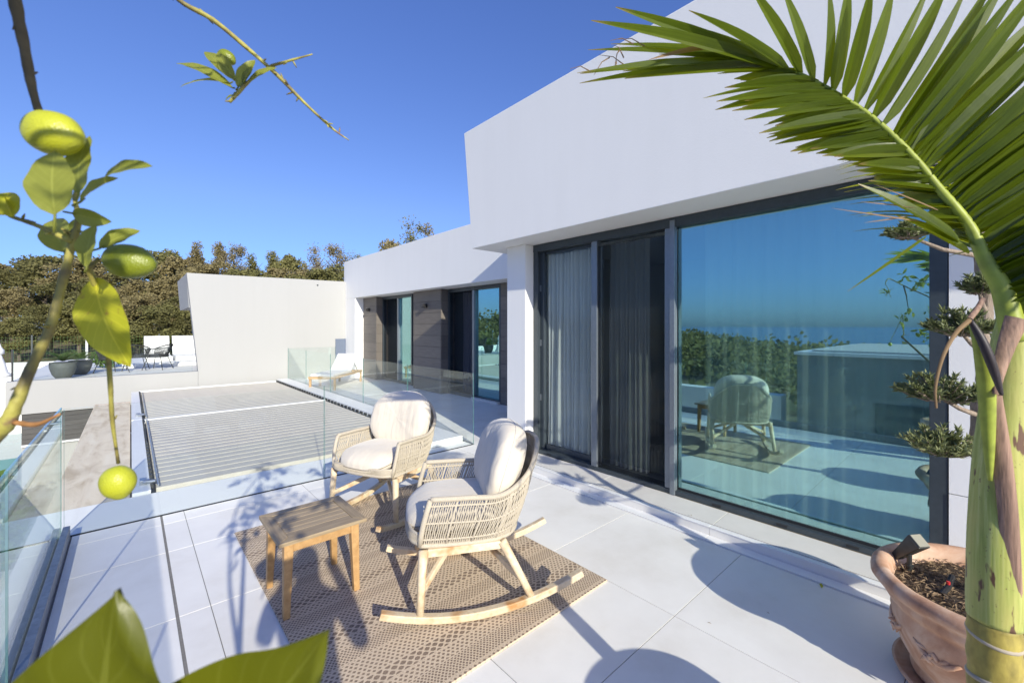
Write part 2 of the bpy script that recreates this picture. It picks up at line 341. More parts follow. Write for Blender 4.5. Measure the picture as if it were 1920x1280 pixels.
# ------------------------------------------------------------------ mesh helpers
class MB:
    def __init__(s): s.v = []; s.f = []; s.uv = []
    def add(s, vs, fs, uvs=None):
        o = len(s.v); s.v += [tuple(v) for v in vs]; s.f += [tuple(i + o for i in f) for f in fs]
        s.uv += (uvs if uvs else [(0, 0)] * len(vs))
    def hexa(s, p):
        s.add(p, [(0, 3, 2, 1), (4, 5, 6, 7), (0, 1, 5, 4), (1, 2, 6, 5), (2, 3, 7, 6), (3, 0, 4, 7)])
    def box(s, a, b):
        (x0, y0, z0), (x1, y1, z1) = a, b
        s.hexa([(x0, y0, z0), (x1, y0, z0), (x1, y1, z0), (x0, y1, z0), (x0, y0, z1), (x1, y0, z1), (x1, y1, z1), (x0, y1, z1)])
    def bar(s, p, q, w, h, up=(0, 0, 1), w2=None, h2=None):
        p, q = Vector(p), Vector(q); d = (q - p).normalized(); sd = d.cross(Vector(up))
        if sd.length < 1e-4: sd = d.cross(Vector((1, 0, 0)))
        sd.normalize(); u = sd.cross(d); w2 = w2 or w; h2 = h2 or h
        A = [p + sd * a * w / 2 + u * b * h / 2 for a, b in ((-1, -1), (1, -1), (1, 1), (-1, 1))]
        B = [q + sd * a * w2 / 2 + u * b * h2 / 2 for a, b in ((-1, -1), (1, -1), (1, 1), (-1, 1))]
        s.hexa(A + B)
    def tube(s, pts, rad, n=8, cap=True):
        pts = [Vector(p) for p in pts]
        if isinstance(rad, (int, float)): rad = [rad] * len(pts)
        up = Vector((0, 0, 1)); base = len(s.v); vs = []; uvs = []
        prev = None
        for i, p in enumerate(pts):
            d = (pts[min(i + 1, len(pts) - 1)] - pts[max(i - 1, 0)])
            d = d.normalized() if d.length > 1e-9 else Vector((0, 0, 1))
            if prev is None:
                a = d.cross(up)
                if a.length < .05: a = d.cross(Vector((1, 0, 0)))
            else: a = prev - d * prev.dot(d)
            a.normalize(); prev = a; b = d.cross(a)
            for k in range(n):
                t = 2 * math.pi * k / n; vs.append(p + (a * math.cos(t) + b * math.sin(t)) * rad[i]); uvs.append((k / n, i / max(1, len(pts) - 1)))
        fs = [(i * n + k, i * n + (k + 1) % n, (i + 1) * n + (k + 1) % n, (i + 1) * n + k) for i in range(len(pts) - 1) for k in range(n)]
        if cap: fs += [tuple(reversed(range(n))), tuple((len(pts) - 1) * n + k for k in range(n))]
        s.add(vs, fs, uvs)
    def lathe(s, prof, c=(0, 0, 0), n=32, wob=None):
        vs = []; fs = []
        for i, (r, z) in enumerate(prof):
            for k in range(n):
                t = 2 * math.pi * k / n; rr = r + (wob(t, z) if wob else 0); vs.append((c[0] + rr * math.cos(t), c[1] + rr * math.sin(t), c[2] + z))
        for i in range(len(prof) - 1):
            for k in range(n): fs.append((i * n + k, i * n + (k + 1) % n, (i + 1) * n + (k + 1) % n, (i + 1) * n + k))
        s.add(vs, fs)
    def mesh(s, name, mat, smooth=False):
        me = bpy.data.meshes.new(name); me.from_pydata(s.v, [], s.f); me.update()
        ul = me.uv_layers.new(name='UVMap'); 
        li = [0] * len(me.loops); me.loops.foreach_get('vertex_index', li)
        flat = [0.0] * (2 * len(li))
        for i, v in enumerate(li): flat[2 * i], flat[2 * i + 1] = s.uv[v]
        ul.data.foreach_set('uv', flat)
        me.materials.append(mat)
        if smooth: me.polygons.foreach_set('use_smooth', [True] * len(me.polygons))
        return me
    def build(s, name, mat, parent=None, smooth=False, bevel=0, label=None, kind=None, seg=2, loc=None):
        o = bpy.data.objects.new(name, s.mesh(name, mat, smooth)); COL.objects.link(o)
        if parent: o.parent = parent
        if loc: o.location = loc
        if bevel:
            b = o.modifiers.new('bevel', 'BEVEL'); b.width = bevel; b.segments = seg; b.limit_method = 'ANGLE'
        if label: o['label'] = label
        if kind: o['kind'] = kind
        return o
def inst(name, me, parent=None, loc=(0, 0, 0), rot=(0, 0, 0), scale=(1, 1, 1)):
    o = bpy.data.objects.new(name, me); COL.objects.link(o); o.parent = parent; o.location = loc; o.rotation_euler = rot; o.scale = scale
    return o
def thing(name, label, cat, loc=(0, 0, 0), rz=0, group=None):
    o = bpy.data.objects.new(name, None); COL.objects.link(o); o.location = loc; o.rotation_euler = (0, 0, rz); o.empty_display_size = .1
    o['label'] = label; o['category'] = cat
    if group: o['group'] = group
    return o
def tag(o, label, cat, group=None):
    o['label'] = label; o['category'] = cat
    if group: o['group'] = group
    return o
def struct(o): o['kind'] = 'structure'; return o
def copy_tree(o, parent=None):
    c = o.copy(); COL.objects.link(c); c.parent = parent
    for ch in list(o.children): copy_tree(ch, c)
    return c
def B(name, a, b, mat, parent=None, bevel=0, **k):
    m = MB(); m.box(a, b); return m.build(name, M[mat], parent, bevel=bevel, **k)

# ------------------------------------------------------------------ ground, sea
def gh(x, y):
    z = -3.2
    if y > 18: z += (min(y, 90) - 18) * .055
    if x < -6: z -= ((min(-x, 130) - 6) * .06 + max(0, min(-x, 700) - 130) * .33) * (1 if y < 30 else max(.25, 1 - (y - 30) / 60) if x > -130 else 1)
    z += 1.2 * noise.noise(Vector((x / 40, y / 40, 0)))* min(1, max(0, (abs(x) + abs(y) - 30) / 40))
    return max(z, -75)
def axis(a, b, n):
    out = []
    for k in range(n + 1):
        t = k / n; out.append(a + (b - a) * t)
    return out
xs = [-3000, -2000, -1400, -1000] + axis(-800, -200, 12) + axis(-180, 120, 60) + axis(140, 400, 5) + [900, 3000, 9000]
ys = [-3000, -1500, -700] + axis(-400, -120, 6) + axis(-100, 140, 48) + axis(160, 500, 6) + [900, 2000, 6000]
g = MB(); g.add([(x, y, gh(x, y)) for y in ys for x in xs], [(j * len(xs) + i, j * len(xs) + i + 1, (j + 1) * len(xs) + i + 1, (j + 1) * len(xs) + i) for j in range(len(ys) - 1) for i in range(len(xs) - 1)])
struct(g.build('ground', M['ground'], smooth=True))
g = MB(); g.add([(-45000, -45000, -60), (3000, -45000, -60), (3000, 45000, -60), (-45000, 45000, -60)], [(0, 1, 2, 3)])
struct(g.build('sea', M['sea']))

# ------------------------------------------------------------------ terrace floor and its tiles
XJ = [-6.0, -.35, .21, .37, 1.375, 2.385, 3.395]
XJ = [-.355, .205, .365, 1.375, 2.385, 3.40]
PY = .965
YJ = [4.955, 4.73] + [4.13 - PY * k for k in range(11)]
floor = struct(B('terrace_floor', (-.42, -5.9, -.25), (3.40, 4.955, -.003), 'grout'))
tmesh = {}
def tile(x0, x1, y0, y1, par, mat='tile', z0=-.0115, z1=0.0, name='floor_tile', gap=.0045):
    key = (round(x1 - x0, 3), round(y1 - y0, 3), mat)
    if key not in tmesh:
        a, b = (x1 - x0) / 2 - gap / 2, (y1 - y0) / 2 - gap / 2; m = MB(); e = .0004
        bot = [(-a, -b, z0), (a, -b, z0), (a, b, z0), (-a, b, z0)]
        mid = [(-a, -b, z1 - e), (a, -b, z1 - e), (a, b, z1 - e), (-a, b, z1 - e)]
        top = [(-a + e, -b + e, z1), (a - e, -b + e, z1), (a - e, b - e, z1), (-a + e, b - e, z1)]
        m.add(bot + mid + top, [(0, 3, 2, 1)] + [(i, (i + 1) % 4, 4 + (i + 1) % 4, 4 + i) for i in range(4)] + [(4 + i, 4 + (i + 1) % 4, 8 + (i + 1) % 4, 8 + i) for i in range(4)] + [(8, 9, 10, 11)])
        tmesh[key] = m.mesh(name, M[mat])
    return inst(name, tmesh[key], par, ((x0 + x1) / 2, (y0 + y1) / 2, 0))
for i in range(len(XJ) - 1):
    for j in range(len(YJ) - 1):
        gp = .003
        if i == 1: tile(XJ[i] + .006, XJ[i + 1], YJ[j + 1], YJ[j], floor)
        elif i == 0: tile(XJ[i], XJ[i + 1] - .006, YJ[j + 1], YJ[j], floor)
        else: tile(XJ[i], XJ[i + 1], YJ[j + 1], YJ[j], floor)
# base tread, riser and sill along the window wall
step = struct(B('window_step', (3.515, -5.9, -.25), (3.885, 3.935, .055), 'grout'))
ysp = [3.935 - 1.21 * k for k in range(9)]
for a, b in zip(ysp[:-1], ysp[1:]):
    o = B('base_tread', (3.403, b + .0015, -.02), (3.502, a - .0015, .010), 'lip', step, bevel=.002)
    o = B('riser_panel', (3.504, b + .0015, .002), (3.514, a - .0015, .066), 'tile', step)
    o = B('step_nosing', (3.500, b + .001, .0665), (3.552, a - .001, .078), 'lip', step, bevel=.003)
    m = MB(); m.hexa([(3.580, b + .0015, .056), (3.884, b + .0015, .056), (3.884, a - .0015, .056), (3.580, a - .0015, .056), (3.580, b + .0015, .072), (3.884, b + .0015, .084), (3.884, a - .0015, .084), (3.580, a - .0015, .072)])
    m.build('sill_slab', M['sill'], step, bevel=.002)
    B('dark_groove_strip', (3.555, b + .001, .0555), (3.577, a - .001, .060), 'channel', step)  # dark strip laid in the groove, its colour standing in for shade
# corner area behind column and the rear terrace
rear = struct(B('rear_terrace', (3.70, 3.96, -.25), (6.6, 14.85, -.003), 'grout'))
yr = [3.96 + .9075 * k for k in range(13)]
for xa, xb in ((3.70, 4.66), (4.66, 5.62), (5.62, 6.58)):
    for a, b in zip(yr[:-1], yr[1:]): tile(xa, xb, a, b, rear)
for a, b in ((3.96, 4.955),): tile(3.403, 3.697, a, b, floor)
slab = struct(B('roof_edge_slab', (-.62, 4.99, -.25), (3.695, 5.71, -.004), 'stucco'))
slab2 = struct(B('outer_edge_slab', (-.62, -5.9, -.3), (-.465, 4.985, -.012), 'stucco'))
struct(B('terrace_base', (-.60, -5.85, -3.3), (3.39, 5.70, -.26), 'stucco'))
struct(B('rear_base', (3.72, 5.72, -3.3), (9.5, 14.80, -.26), 'stucco'))

# ------------------------------------------------------------------ villa
villa = thing('villa', 'white rendered villa with overhanging fascia, big tinted sliding windows and lower wood-clad wing', 'house', (3.9, 2, 0))
def vp(o): o.parent = villa; o.matrix_parent_inverse = Matrix.Translation((-3.9, -2, 0)); return o
m = MB()
P0 = [(3.44, 2.75), (3.44, 4.37), (3.74, 4.37), (3.78, 4.05), (5.0, 3.95), (9.5, 3.95), (9.5, 2.75)]
n_ = len(P0)
y_end = lambda z: 4.66 + (z - 2.75) * .115
vs = [(x, -6, z) for x, z in P0] + [(x, y_end(z), z) for x, z in P0]
m.add(vs, [tuple(range(n_)), tuple(reversed(range(n_, 2 * n_)))] + [(i, n_ + i, n_ + (i + 1) % n_, (i + 1) % n_) for i in range(n_)])
vp(m.build('fascia', M['stucco'], bevel=.006))
vp(B('column', (3.755, 3.945, .002), (4.2, 4.30, 2.748), 'stucco', bevel=.005))
vp(B('wall', (3.888, -5.9, .640), (4.2, .172, 2.748), 'stucco'))
vp(B('wall', (3.885, -5.9, .0861), (4.2, .172, .634), 'stucco'))
vp(B('end_wall', (4.201, 4.0, .002), (6.9, 4.29, 2.748), 'stucco'))
vp(B('room_floor', (4.05, -1.5, .02), (9.4, 3.99, .09), 'room_floor'))
vp(B('room_back_wall', (9.3, -1.5, .09), (9.45, 3.99, 2.74), 'interior'))
vp(B('room_side_wall', (4.21, -1.6, .05), (9.4, -1.45, 2.74), 'interior'))
vp(B('room_partition', (6.6, 2.2, .09), (6.7, 3.99, 2.74), 'interior'))
# big sliding window
win = vp(B('window_frame', (3.888, .176, 2.655), (4.02, 3.94, 2.746), 'anthracite', bevel=.003))
def wp(o): o.parent = win; return o
wp(B('track', (3.888, .176, .087), (4.04, 3.94, .130), 'anthracite', bevel=.003))
wp(B('side_jamb', (3.892, .178, .131), (4.02, .262, 2.654), 'anthracite', bevel=.003))
wp(B('side_jamb', (3.892, 3.86, .131), (3.942, 3.938, 2.654), 'anthracite', bevel=.003)); wp(B('side_jamb', (3.945, 3.80, .131), (4.0, 3.938, 2.654), 'anthracite', bevel=.003))
wp(B('mullion', (3.886, 2.925, .131), (3.96, 3.005, 2.654), 'grey_metal', bevel=.004))
wp(B('mullion', (3.872, 2.005, .086), (3.93, 2.055, 2.72), 'grey_metal', bevel=.004))
wp(B('mullion', (3.895, 2.060, .131), (3.96, 2.118, 2.654), 'grey_metal', bevel=.004))
wp(B('pane', (3.945, .262, .132), (3.951, 2.004, 2.653), 'pane'))
wp(B('pane', (3.985, 3.006, .20), (3.991, 3.795, 2.62), 'pane_clear'))
wp(B('bottom_rail', (3.975, 3.006, .131), (4.01, 3.795, .20), 'anthracite', bevel=.003)); wp(B('top_rail', (3.975, 3.006, 2.621), (4.01, 3.795, 2.654), 'anthracite', bevel=.003))
wp(B('pane', (4.03, 2.12, .20), (4.036, 3.0, 2.62), 'pane_clear'))
m = MB(); m.box((3.94, .262, .131), (3.96, 2.004, .150)); wp(m.build('glazing_seal', M['seam']))
for y in (.62, 1.07, 1.58, 3.62): wp(B('drain_slot', (3.8835, y, .100), (3.887, y + .075, .118), 'seam'))
for z in (.75, 1.45, 2.15): wp(B('lock_plate', (3.93, 3.845, z), (3.944, 3.859, z + .08), 'galv'))
# pleated insect screen
def folds(x, y0, y1, z0, z1, n, amp, seg=6, flare=0, seed=1, zn=6, gather=0):
    rnd = random.Random(seed); m = MB(); N = n * seg; ph = [rnd.uniform(-.5, .5) for _ in range(n + 2)]; am = [rnd.uniform(.6, 1.25) for _ in range(n + 2)]
    vs = []
    for jz in range(zn + 1):
        tz = jz / zn
        for i in range(N + 1):
            u = i / N * n; k = int(min(u, n - 1e-6)); y = y0 + (y1 - y0) * i / N
            a = amp * am[k] * (1 - .25 * tz + flare * (1 - tz))
            vs.append((x + a * math.sin(2 * math.pi * u + ph[k] * .3) + .01 * math.sin(tz * 5 + u), y + .25 * a * math.cos(2 * math.pi * u * .5 + tz * 2), z0 + (z1 - z0) * tz))
    m.add(vs, [(j * (N + 1) + i, j * (N + 1) + i + 1, (j + 1) * (N + 1) + i + 1, (j + 1) * (N + 1) + i) for j in range(zn) for i in range(N)])
    return m
sc_m = MB(); k = 0; N = 44; ya, yb = 2.12, 2.92
vs = []
for i in range(N + 1):
    y = ya + (yb - ya) * i / N; x = 3.90 + (.018 if i % 2 else 0); vs += [(x, y, .135), (x, y, 2.60)]
sc_m.add(vs, [(2 * i, 2 * i + 2, 2 * i + 3, 2 * i + 1) for i in range(N)])
wp(sc_m.build('insect_screen', M['screen']))
c = folds(4.055, 2.99, 3.93, .10, 2.62, 15, .040, 8, .2, 3, 8); c = c.build('curtain', M['curtain'], smooth=True)
tag(c, 'white pleated curtain hanging behind the narrow left-hand window pane', 'curtain')
c = folds(4.03, .27, 1.78, .10, 2.66, 12, .034, 8, .1, 5, 6); c = c.build('curtain', M['sheer'], smooth=True)
tag(c, 'sheer curtain behind the left three quarters of the big tinted pane', 'curtain')
c = folds(4.12, .18, .90, .10, 2.66, 6, .034, 8, .1, 9, 6)
c = c.build('curtain', M['sheer'], smooth=True); tag(c, 'sheer curtain overlapping behind the right edge of the big tinted pane', 'curtain')
c = folds(4.20, 2.45, 2.95, .10, 2.66, 8, .035, 8, .1, 11, 6).build('curtain', M['curtain'], smooth=True); tag(c, 'gathered curtain dim behind the black pleated insect screen', 'curtain')
# ---- lower wing
vp(B('wing_fascia', (5.55, 4.75, 2.652), (9.4, 15.0, 3.945), 'stucco', bevel=.005))
vp(B('wing_pier', (5.55, 14.02, .002), (6.6, 15.0, 2.650), 'stucco', bevel=.005))
vp(B('wing_backing', (6.24, 4.30, .002), (6.6, 14.01, 2.650), 'anthracite'))
vp(B('room_back_wall', (8.6, 6.9, .002), (8.7, 14.0, 2.64), 'interior')) if False else None
# wood pilasters built of planks
def planks(axis_, pos, a, b, z0, z1, n, mat='plank'):
    hh = (z1 - z0) / n
    for k in range(n):
        za, zb = z0 + k * hh + .003, z0 + (k + 1) * hh - .003; e = random.uniform(0, .002)
        if axis_ == 'x': vp(B('plank', (pos - e, a, za), (pos + .02, b, zb), mat, bevel=.0015))
        else: vp(B('plank', (a, pos - e, za), (b, pos + .02, zb), mat, bevel=.0015))
vp(B('pilaster_core', (5.852, 13.05, .004), (6.23, 14.0, 2.645), 'seam'))
planks('x', 5.83, 13.03, 14.01, .0, 2.645, 9); planks('y', 13.00, 5.83, 6.23, .0, 2.645, 9)
vp(B('pilaster_core', (5.852, 9.25, .004), (6.23, 10.6, 2.645), 'seam'))
planks('x', 5.83, 9.23, 10.62, .0, 2.645, 9); planks('y', 9.20, 5.83, 6.23, .0, 2.645, 9)
planks('x', 6.02, 6.2, 7.10, .0, 2.645, 9, 'plank')
def wing_win(y0, y1, ym, seed):
    w_ = vp(B('window_frame', (6.03, y0, 2.56), (6.16, y1, 2.645), 'anthracite', bevel=.003))
    o = B('track', (6.03, y0, .004), (6.16, y1, .075), 'anthracite', bevel=.003); o.parent = w_
    for a, b, mt in ((y0, y0 + .06, 'anthracite'), (ym - .04, ym + .04, 'grey_metal'), (y1 - .06, y1, 'anthracite')):
        o = B('mullion', (6.025, a, .076), (6.13, b, 2.559), mt, bevel=.003); o.parent = w_
    o = B('pane', (6.09, y0 + .061, .076), (6.096, ym - .041, 2.559), 'pane'); o.parent = w_
    N = 40; s = MB(); vs = []
    for i in range(N + 1):
        y = ym + .041 + (y1 - .061 - ym - .041) * i / N; vs += [(6.06 + (.012 if i % 2 else 0), y, .08), (6.06 + (.012 if i % 2 else 0), y, 2.55)]
    s.add(vs, [(2 * i, 2 * i + 2, 2 * i + 3, 2 * i + 1) for i in range(N)]); o = s.build('insect_screen', M['screen']); o.parent = w_
wing_win(7.11, 9.19, 8.12, 1); wing_win(11.05, 12.99, 11.93, 2)
c = folds(6.19, 8.2, 8.75, .05, 2.55, 5, .02, 8, .1, 21, 4).build('curtain', M['grey_curtain'], smooth=True); tag(c, 'grey curtain in the nearer window of the low wing', 'curtain')
# white door mat like sill blocks
B('door_sill', (5.93, 7.12, .002), (6.02, 8.08, .05), 'sill', None).parent = None
bpy.data.objects['door_sill'].parent = villa; bpy.data.objects['door_sill'].matrix_parent_inverse = Matrix.Translation((-3.9, -2, 0))
def wall_lamp(x, y, z, lab):
    t = thing('wall_lamp', lab, 'lamp', (x, y, z), 0, 'wall lamps on the wood cladding')
    B('back_plate', (-.012, -.05, -.045), (0, .05, .045), 'black_plastic', t, bevel=.002)
    m = MB(); m.hexa([(-.13, -.06, -.035), (-.0125, -.06, -.06), (-.0125, .06, -.06), (-.13, .06, -.035), (-.13, -.06, .035), (-.0125, -.06, .05), (-.0125, .06, .05), (-.13, .06, .035)]); m.build('lamp_body', M['black_plastic'], t, bevel=.004)
wall_lamp(5.828, 9.93, 2.25, 'black wedge wall lamp on the nearer wood-clad pier')
wall_lamp(5.828, 13.55, 2.25, 'black wedge wall lamp on the farthest wood-clad pier')
tag(B('panel', (5.20, 14.83, 0.002), (5.548, 14.848, 1.28), 'panel', bevel=.003), 'low blue-grey gate in the corner where wing meets the far white wall', 'panel')  # thin blue-grey sheet set against the wall corner

# ------------------------------------------------------------------ glass balustrades
def pane_x(t, y0, y1, x, z0, z1, th=.011):
    o = B('glass_pane', (x - th / 2, y0 + .003, z0), (x + th / 2, y1 - .003, z1), 'glass', t)
    for yy in (y0 + .003, y1 - .003):
        e = B('glass_edge', (x - th / 2 + .001, yy - .0025, z0), (x + th / 2 - .001, yy - .0005, z1), 'glass_edge', o) if yy == y1 - .003 else B('glass_edge', (x - th / 2 + .001, yy + .0005, z0), (x + th / 2 - .001, yy + .0025, z1), 'glass_edge', o)
def pane_y(t, x0, x1, y, z0, z1, th=.011):
    o = B('glass_pane', (x0 + .003, y - th / 2, z0), (x1 - .003, y + th / 2, z1), 'glass', t)
    B('glass_edge', (x0 + .0035, y - th / 2 + .001, z0), (x0 + .0055, y + th / 2 - .001, z1), 'glass_edge', o)
    B('glass_edge', (x1 - .0055, y - th / 2 + .001, z0), (x1 - .0035, y + th / 2 - .001, z1), 'glass_edge', o)
t = thing('glass_balustrade', 'frameless glass balustrade at left edge, set in dark metal channel', 'balustrade')
for a, b in ((2.94, 4.955), (.92, 2.94), (-1.1, .92), (-3.1, -1.1), (-5.1, -3.1)): pane_x(t, a, b, -.415, -.02, 1.05)
m = MB(); m.box((-.462, -5.85, -.02), (-.427, 4.93, .035)); m.box((-.403, -5.85, -.02), (-.362, 4.93, .10)); m.build('base_channel', M['channel'], t, bevel=.003)
m = MB(); m.box((-.4268, -5.85, -.02), (-.4032, 4.93, -.005)); m.build('channel_gap', M['seam'], t)
t = thing('glass_balustrade', 'frameless glass balustrade across the back of the terrace before the pergola roof', 'balustrade')
pane_y(t, -.405, 1.62, 4.972, -.02, 1.035); pane_y(t, 1.62, 3.70, 4.972, -.02, 1.035)
B('seal', (-.40, 4.957, -.02), (3.70, 4.963, .004), 'seam', t); B('seal', (-.40, 4.981, -.02), (3.70, 4.989, .001), 'seam', t)
t = thing('glass_balustrade', 'long glass balustrade of five panes between pergola roof and rear terrace', 'balustrade')
for a, b in ((4.985, 6.97), (6.97, 8.93), (8.93, 10.94), (10.94, 12.92), (12.92, 14.78)): pane_x(t, a, b, 3.709, -.02, 1.02)
B('base_channel', (3.685, 4.99, -.02), (3.699, 14.8, .012), 'channel', t)
t = thing('glass_balustrade', 'short glass balustrade before the far white wall beside the sun lounger', 'balustrade')
pane_y(t, 3.72, 5.18, 14.79, -.02, 1.02)

# ------------------------------------------------------------------ pergola roof
pg = thing('pergola', 'louvred pergola roof of pale metal slats in two fields beyond the glass', 'pergola', (1.9, 10, -.1))
def pp(o): o.parent = pg; o.matrix_parent_inverse = Matrix.Translation((-1.9, -10, .1)); return o
sm = MB(); pitch = .205; wd = pitch - .0015
xa, xb = .20, 3.30
sm.hexa([(xa, 0, -.03), (xb, 0, -.03), (xb, wd, -.045), (xa, wd, -.045), (xa, 0, .014), (xb, 0, .014), (xb, wd, .012), (xa, wd, .012)])
sm.hexa([(xa, .0, .0145), (xb, .0, .0145), (xb, .014, .0145), (xa, .014, .0145), (xa, .0, .018), (xb, .0, .018), (xb, .014, .0155), (xa, .014, .0155)])
slat_me = sm.mesh('slat', M['pale_metal'])
for k in range(21): pp(inst('slat', slat_me, None, (0, 5.80 + pitch * k, 0)))
for k in range(21): pp(inst('slat', slat_me, None, (0, 10.22 + pitch * k, 0)))
pp(B('cross_beam', (.03, 10.115, -.12), (3.66, 10.20, .028), 'white_metal', bevel=.003))
pp(B('side_beam', (.01, 5.715, -.2), (.155, 10.11, .03), 'white_metal', bevel=.003))
pp(B('side_beam', (.01, 10.21, -.2), (.155, 14.60, .03), 'white_metal', bevel=.003))
pp(B('side_beam', (3.345, 5.21, .0), (3.672, 14.60, .085), 'white_metal', bevel=.003))
pp(B('end_box', (3.02, 5.20, .0), (3.343, 5.70, .083), 'white_metal', bevel=.003))
pp(B('end_beam', (.16, 14.54, -.12), (3.34, 14.62, .04), 'white_metal', bevel=.003))
pp(B('underside', (.16, 5.72, -.24), (3.34, 14.6, -.20), 'grey_metal'))
cm = MB()
for k in range(44):
    y = 5.86 + k * .2
    cm.box((.156, y, .0), (.180, y + .10, .036)); cm.box((3.318, y, .0), (3.340, y + .10, .060))
o = pp(cm.build('slat_pivots', M['seam'], None)); 
rod = MB(); rod.tube([(.215, 5.8, .045), (.215, 10.0, .045)], .009, 6); rod.tube([(.215, 10.3, .045), (.215, 14.3, .045)], .009, 6)
pp(rod.build('drive_rod', M['galv'], None))
for y in (5.95, 10.55):
    m = MB(); m.box((.07, y, .03), (.13, y + .12, .075)); m.tube([(.1, y, .06), (.2, y - .04, .06)], .02, 8); pp(m.build('motor_bracket', M['galv'], None, bevel=.003))
# travertine wall top beside it
o = B('stone_wall', (-.585, 5.72, -3.2), (-.005, 13.1, -.012), 'travertine', bevel=.006)
tag(o, 'wide stained travertine wall top left of the pergola roof', 'wall')

# ------------------------------------------------------------------ neighbouring house
nb = thing('neighbour_house', 'far white house wing with tall blank wall, slanted end and long low parapet', 'house', (3, 15, 0))
def np_(o): o.parent = nb; o.matrix_parent_inverse = Matrix.Translation((-3, -15, 0)); return o
m = MB()
poly = [(1.42, 0.44), (1.42, -3.2), (9, -3.2), (9, 3.36), (5.55, 3.25), (1.16, 3.19)]
vs = [(x, 14.852, z) for x, z in poly] + [(x, 15.15, z) for x, z in poly]; n_ = len(poly)
m.add(vs, [tuple(range(n_)), tuple(reversed(range(n_, 2 * n_)))] + [(i, n_ + i, n_ + (i + 1) % n_, (i + 1) % n_) for i in range(n_)])
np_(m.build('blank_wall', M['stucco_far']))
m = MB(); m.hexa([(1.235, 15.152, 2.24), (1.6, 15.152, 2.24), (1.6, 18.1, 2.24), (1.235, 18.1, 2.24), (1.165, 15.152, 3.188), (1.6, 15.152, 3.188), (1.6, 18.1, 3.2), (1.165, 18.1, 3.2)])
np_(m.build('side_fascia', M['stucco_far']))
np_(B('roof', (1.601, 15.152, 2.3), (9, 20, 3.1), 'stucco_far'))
np_(B('window_frame', (2.4, 15.152, .40), (2.5, 18.4, 2.29), 'anthracite'))
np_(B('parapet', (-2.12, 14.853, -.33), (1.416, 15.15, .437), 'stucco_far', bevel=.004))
np_(B('terrace_slab', (-2.12, 15.16, -.1), (9, 24, .40), 'tile'))
zs = [-1.04 + .118 * k for k in range(6)]
for k in range(6): np_(B('plank', (-1.88, 14.90, zs[k] + .002), (1.40, 14.92, zs[k] + .115), 'plank_x'))
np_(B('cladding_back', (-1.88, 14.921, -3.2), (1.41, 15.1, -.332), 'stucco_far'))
o = np_(B('wall_fixture', (4.60, 14.835, 3.05), (4.645, 14.851, 3.09), 'anthracite'))
np_(B('cladding_base_strip', (-1.88, 14.87, -1.09), (1.40, 14.90, -1.045), 'white_metal'))  # white strip along the foot of the planks
struct(B('lower_terrace', (-14, 3.6, -3.25), (-.62, 12.9, -3.1), 'tile'))
struct(B('pool', (-9.5, 20.0, -3.6), (-2.6, 24.5, -2.35), 'pool'))
t = thing('glass_balustrade', 'glass balustrade on the neighbouring parapet at far left', 'balustrade')
pane_y(t, -2.02, -.35, 15.02, .43, 1.16); pane_y(t, -.35, 1.30, 15.02, .43, 1.16)
B('end_post', (-2.05, 15.0, .43), (-2.022, 15.04, 1.17), 'seam', t)
# reflected house to the left (seen in the tinted glass)
lh = thing('flat_roof_house', 'low flat-roofed house with gravel roof reflected in the big tinted pane', 'house', (-6, -1, 0))
def lp(o): o.parent = lh; o.matrix_parent_inverse = Matrix.Translation((6, 1, 0)); return o
lp(B('wall', (-9, -7, -3.4), (-3.05, 2.82, 1.08), 'grey_render')); lp(B('roof_edge', (-9.05, -7.05, 1.082), (-3.0, 2.87, 1.15), 'white_metal', bevel=.004)); lp(B('gravel_roof', (-8.7, -6.8, 1.151), (-3.3, 2.6, 1.19), 'gravel'))
for y in (-3.5, -.5): lp(B('window', (-3.045, y, -2.8), (-3.02, y + 2.0, .2), 'anthracite'))
tag(B('garden_wall', (-4.4, 3.4, -3.3), (-4.0, 12.0, 0.0), 'stucco', bevel=.01), 'low white garden wall left of the terrace, seen only reflected', 'wall')

# ------------------------------------------------------------------ rug
rg = MB(); rg.box((-.87, -1.215, 0), (.87, 1.215, .010))
rug = rg.build('rug', M['rug'], bevel=.003, loc=(1.505, 2.915, .0015)); tag(rug, 'flat woven beige and brown patterned rug under the chairs', 'rug')

# ------------------------------------------------------------------ side table
tb = thing('side_table', 'small square teak side table in front of the rocking chairs', 'table', (.876, 2.915, .012))
for sx in (-1, 1):
    for sy in (-1, 1):
        m = MB(); m.bar((sx * .205, sy * .20, 0), (sx * .192, sy * .19, .437), .036, .036, (0, 1, 0), .052, .052); m.build('leg', M['teak'], tb, bevel=.003)
for sy in (-1, 1): B('apron', (-.17, sy * .195 - .011, .375), (.17, sy * .195 + .011, .436), 'teak', tb, bevel=.002)
for sx in (-1, 1): B('apron', (sx * .198 - .011, -.17, .375), (sx * .198 + .011, .17, .436), 'teak', tb, bevel=.002)
a, b, f = .255, .25, .065
def quad(ps, name, mat):
    m = MB(); m.hexa([(x, y, .438) for x, y in ps] + [(x, y, .460) for x, y in ps]); m.build(name, M[mat], tb, bevel=.002)
g_ = .0012
quad([(-a, -b), (a, -b), (a - f, -b + f - g_), (-a + f, -b + f - g_)], 'top_board', 'teak_x')
quad([(-a + f, b - f + g_), (a - f, b - f + g_), (a, b), (-a, b)], 'top_board', 'teak_x')
quad([(-a, -b + g_ * 2), (-a + f - g_, -b + f + g_), (-a + f - g_, b - f - g_), (-a, b - 2 * g_)], 'top_board', 'teak_y')
quad([(a - f + g_, -b + f + g_), (a, -b + 2 * g_), (a, b - 2 * g_), (a - f + g_, b - f - g_)], 'top_board', 'teak_y')
ns = 6; h_ = (2 * (b - f)) / ns
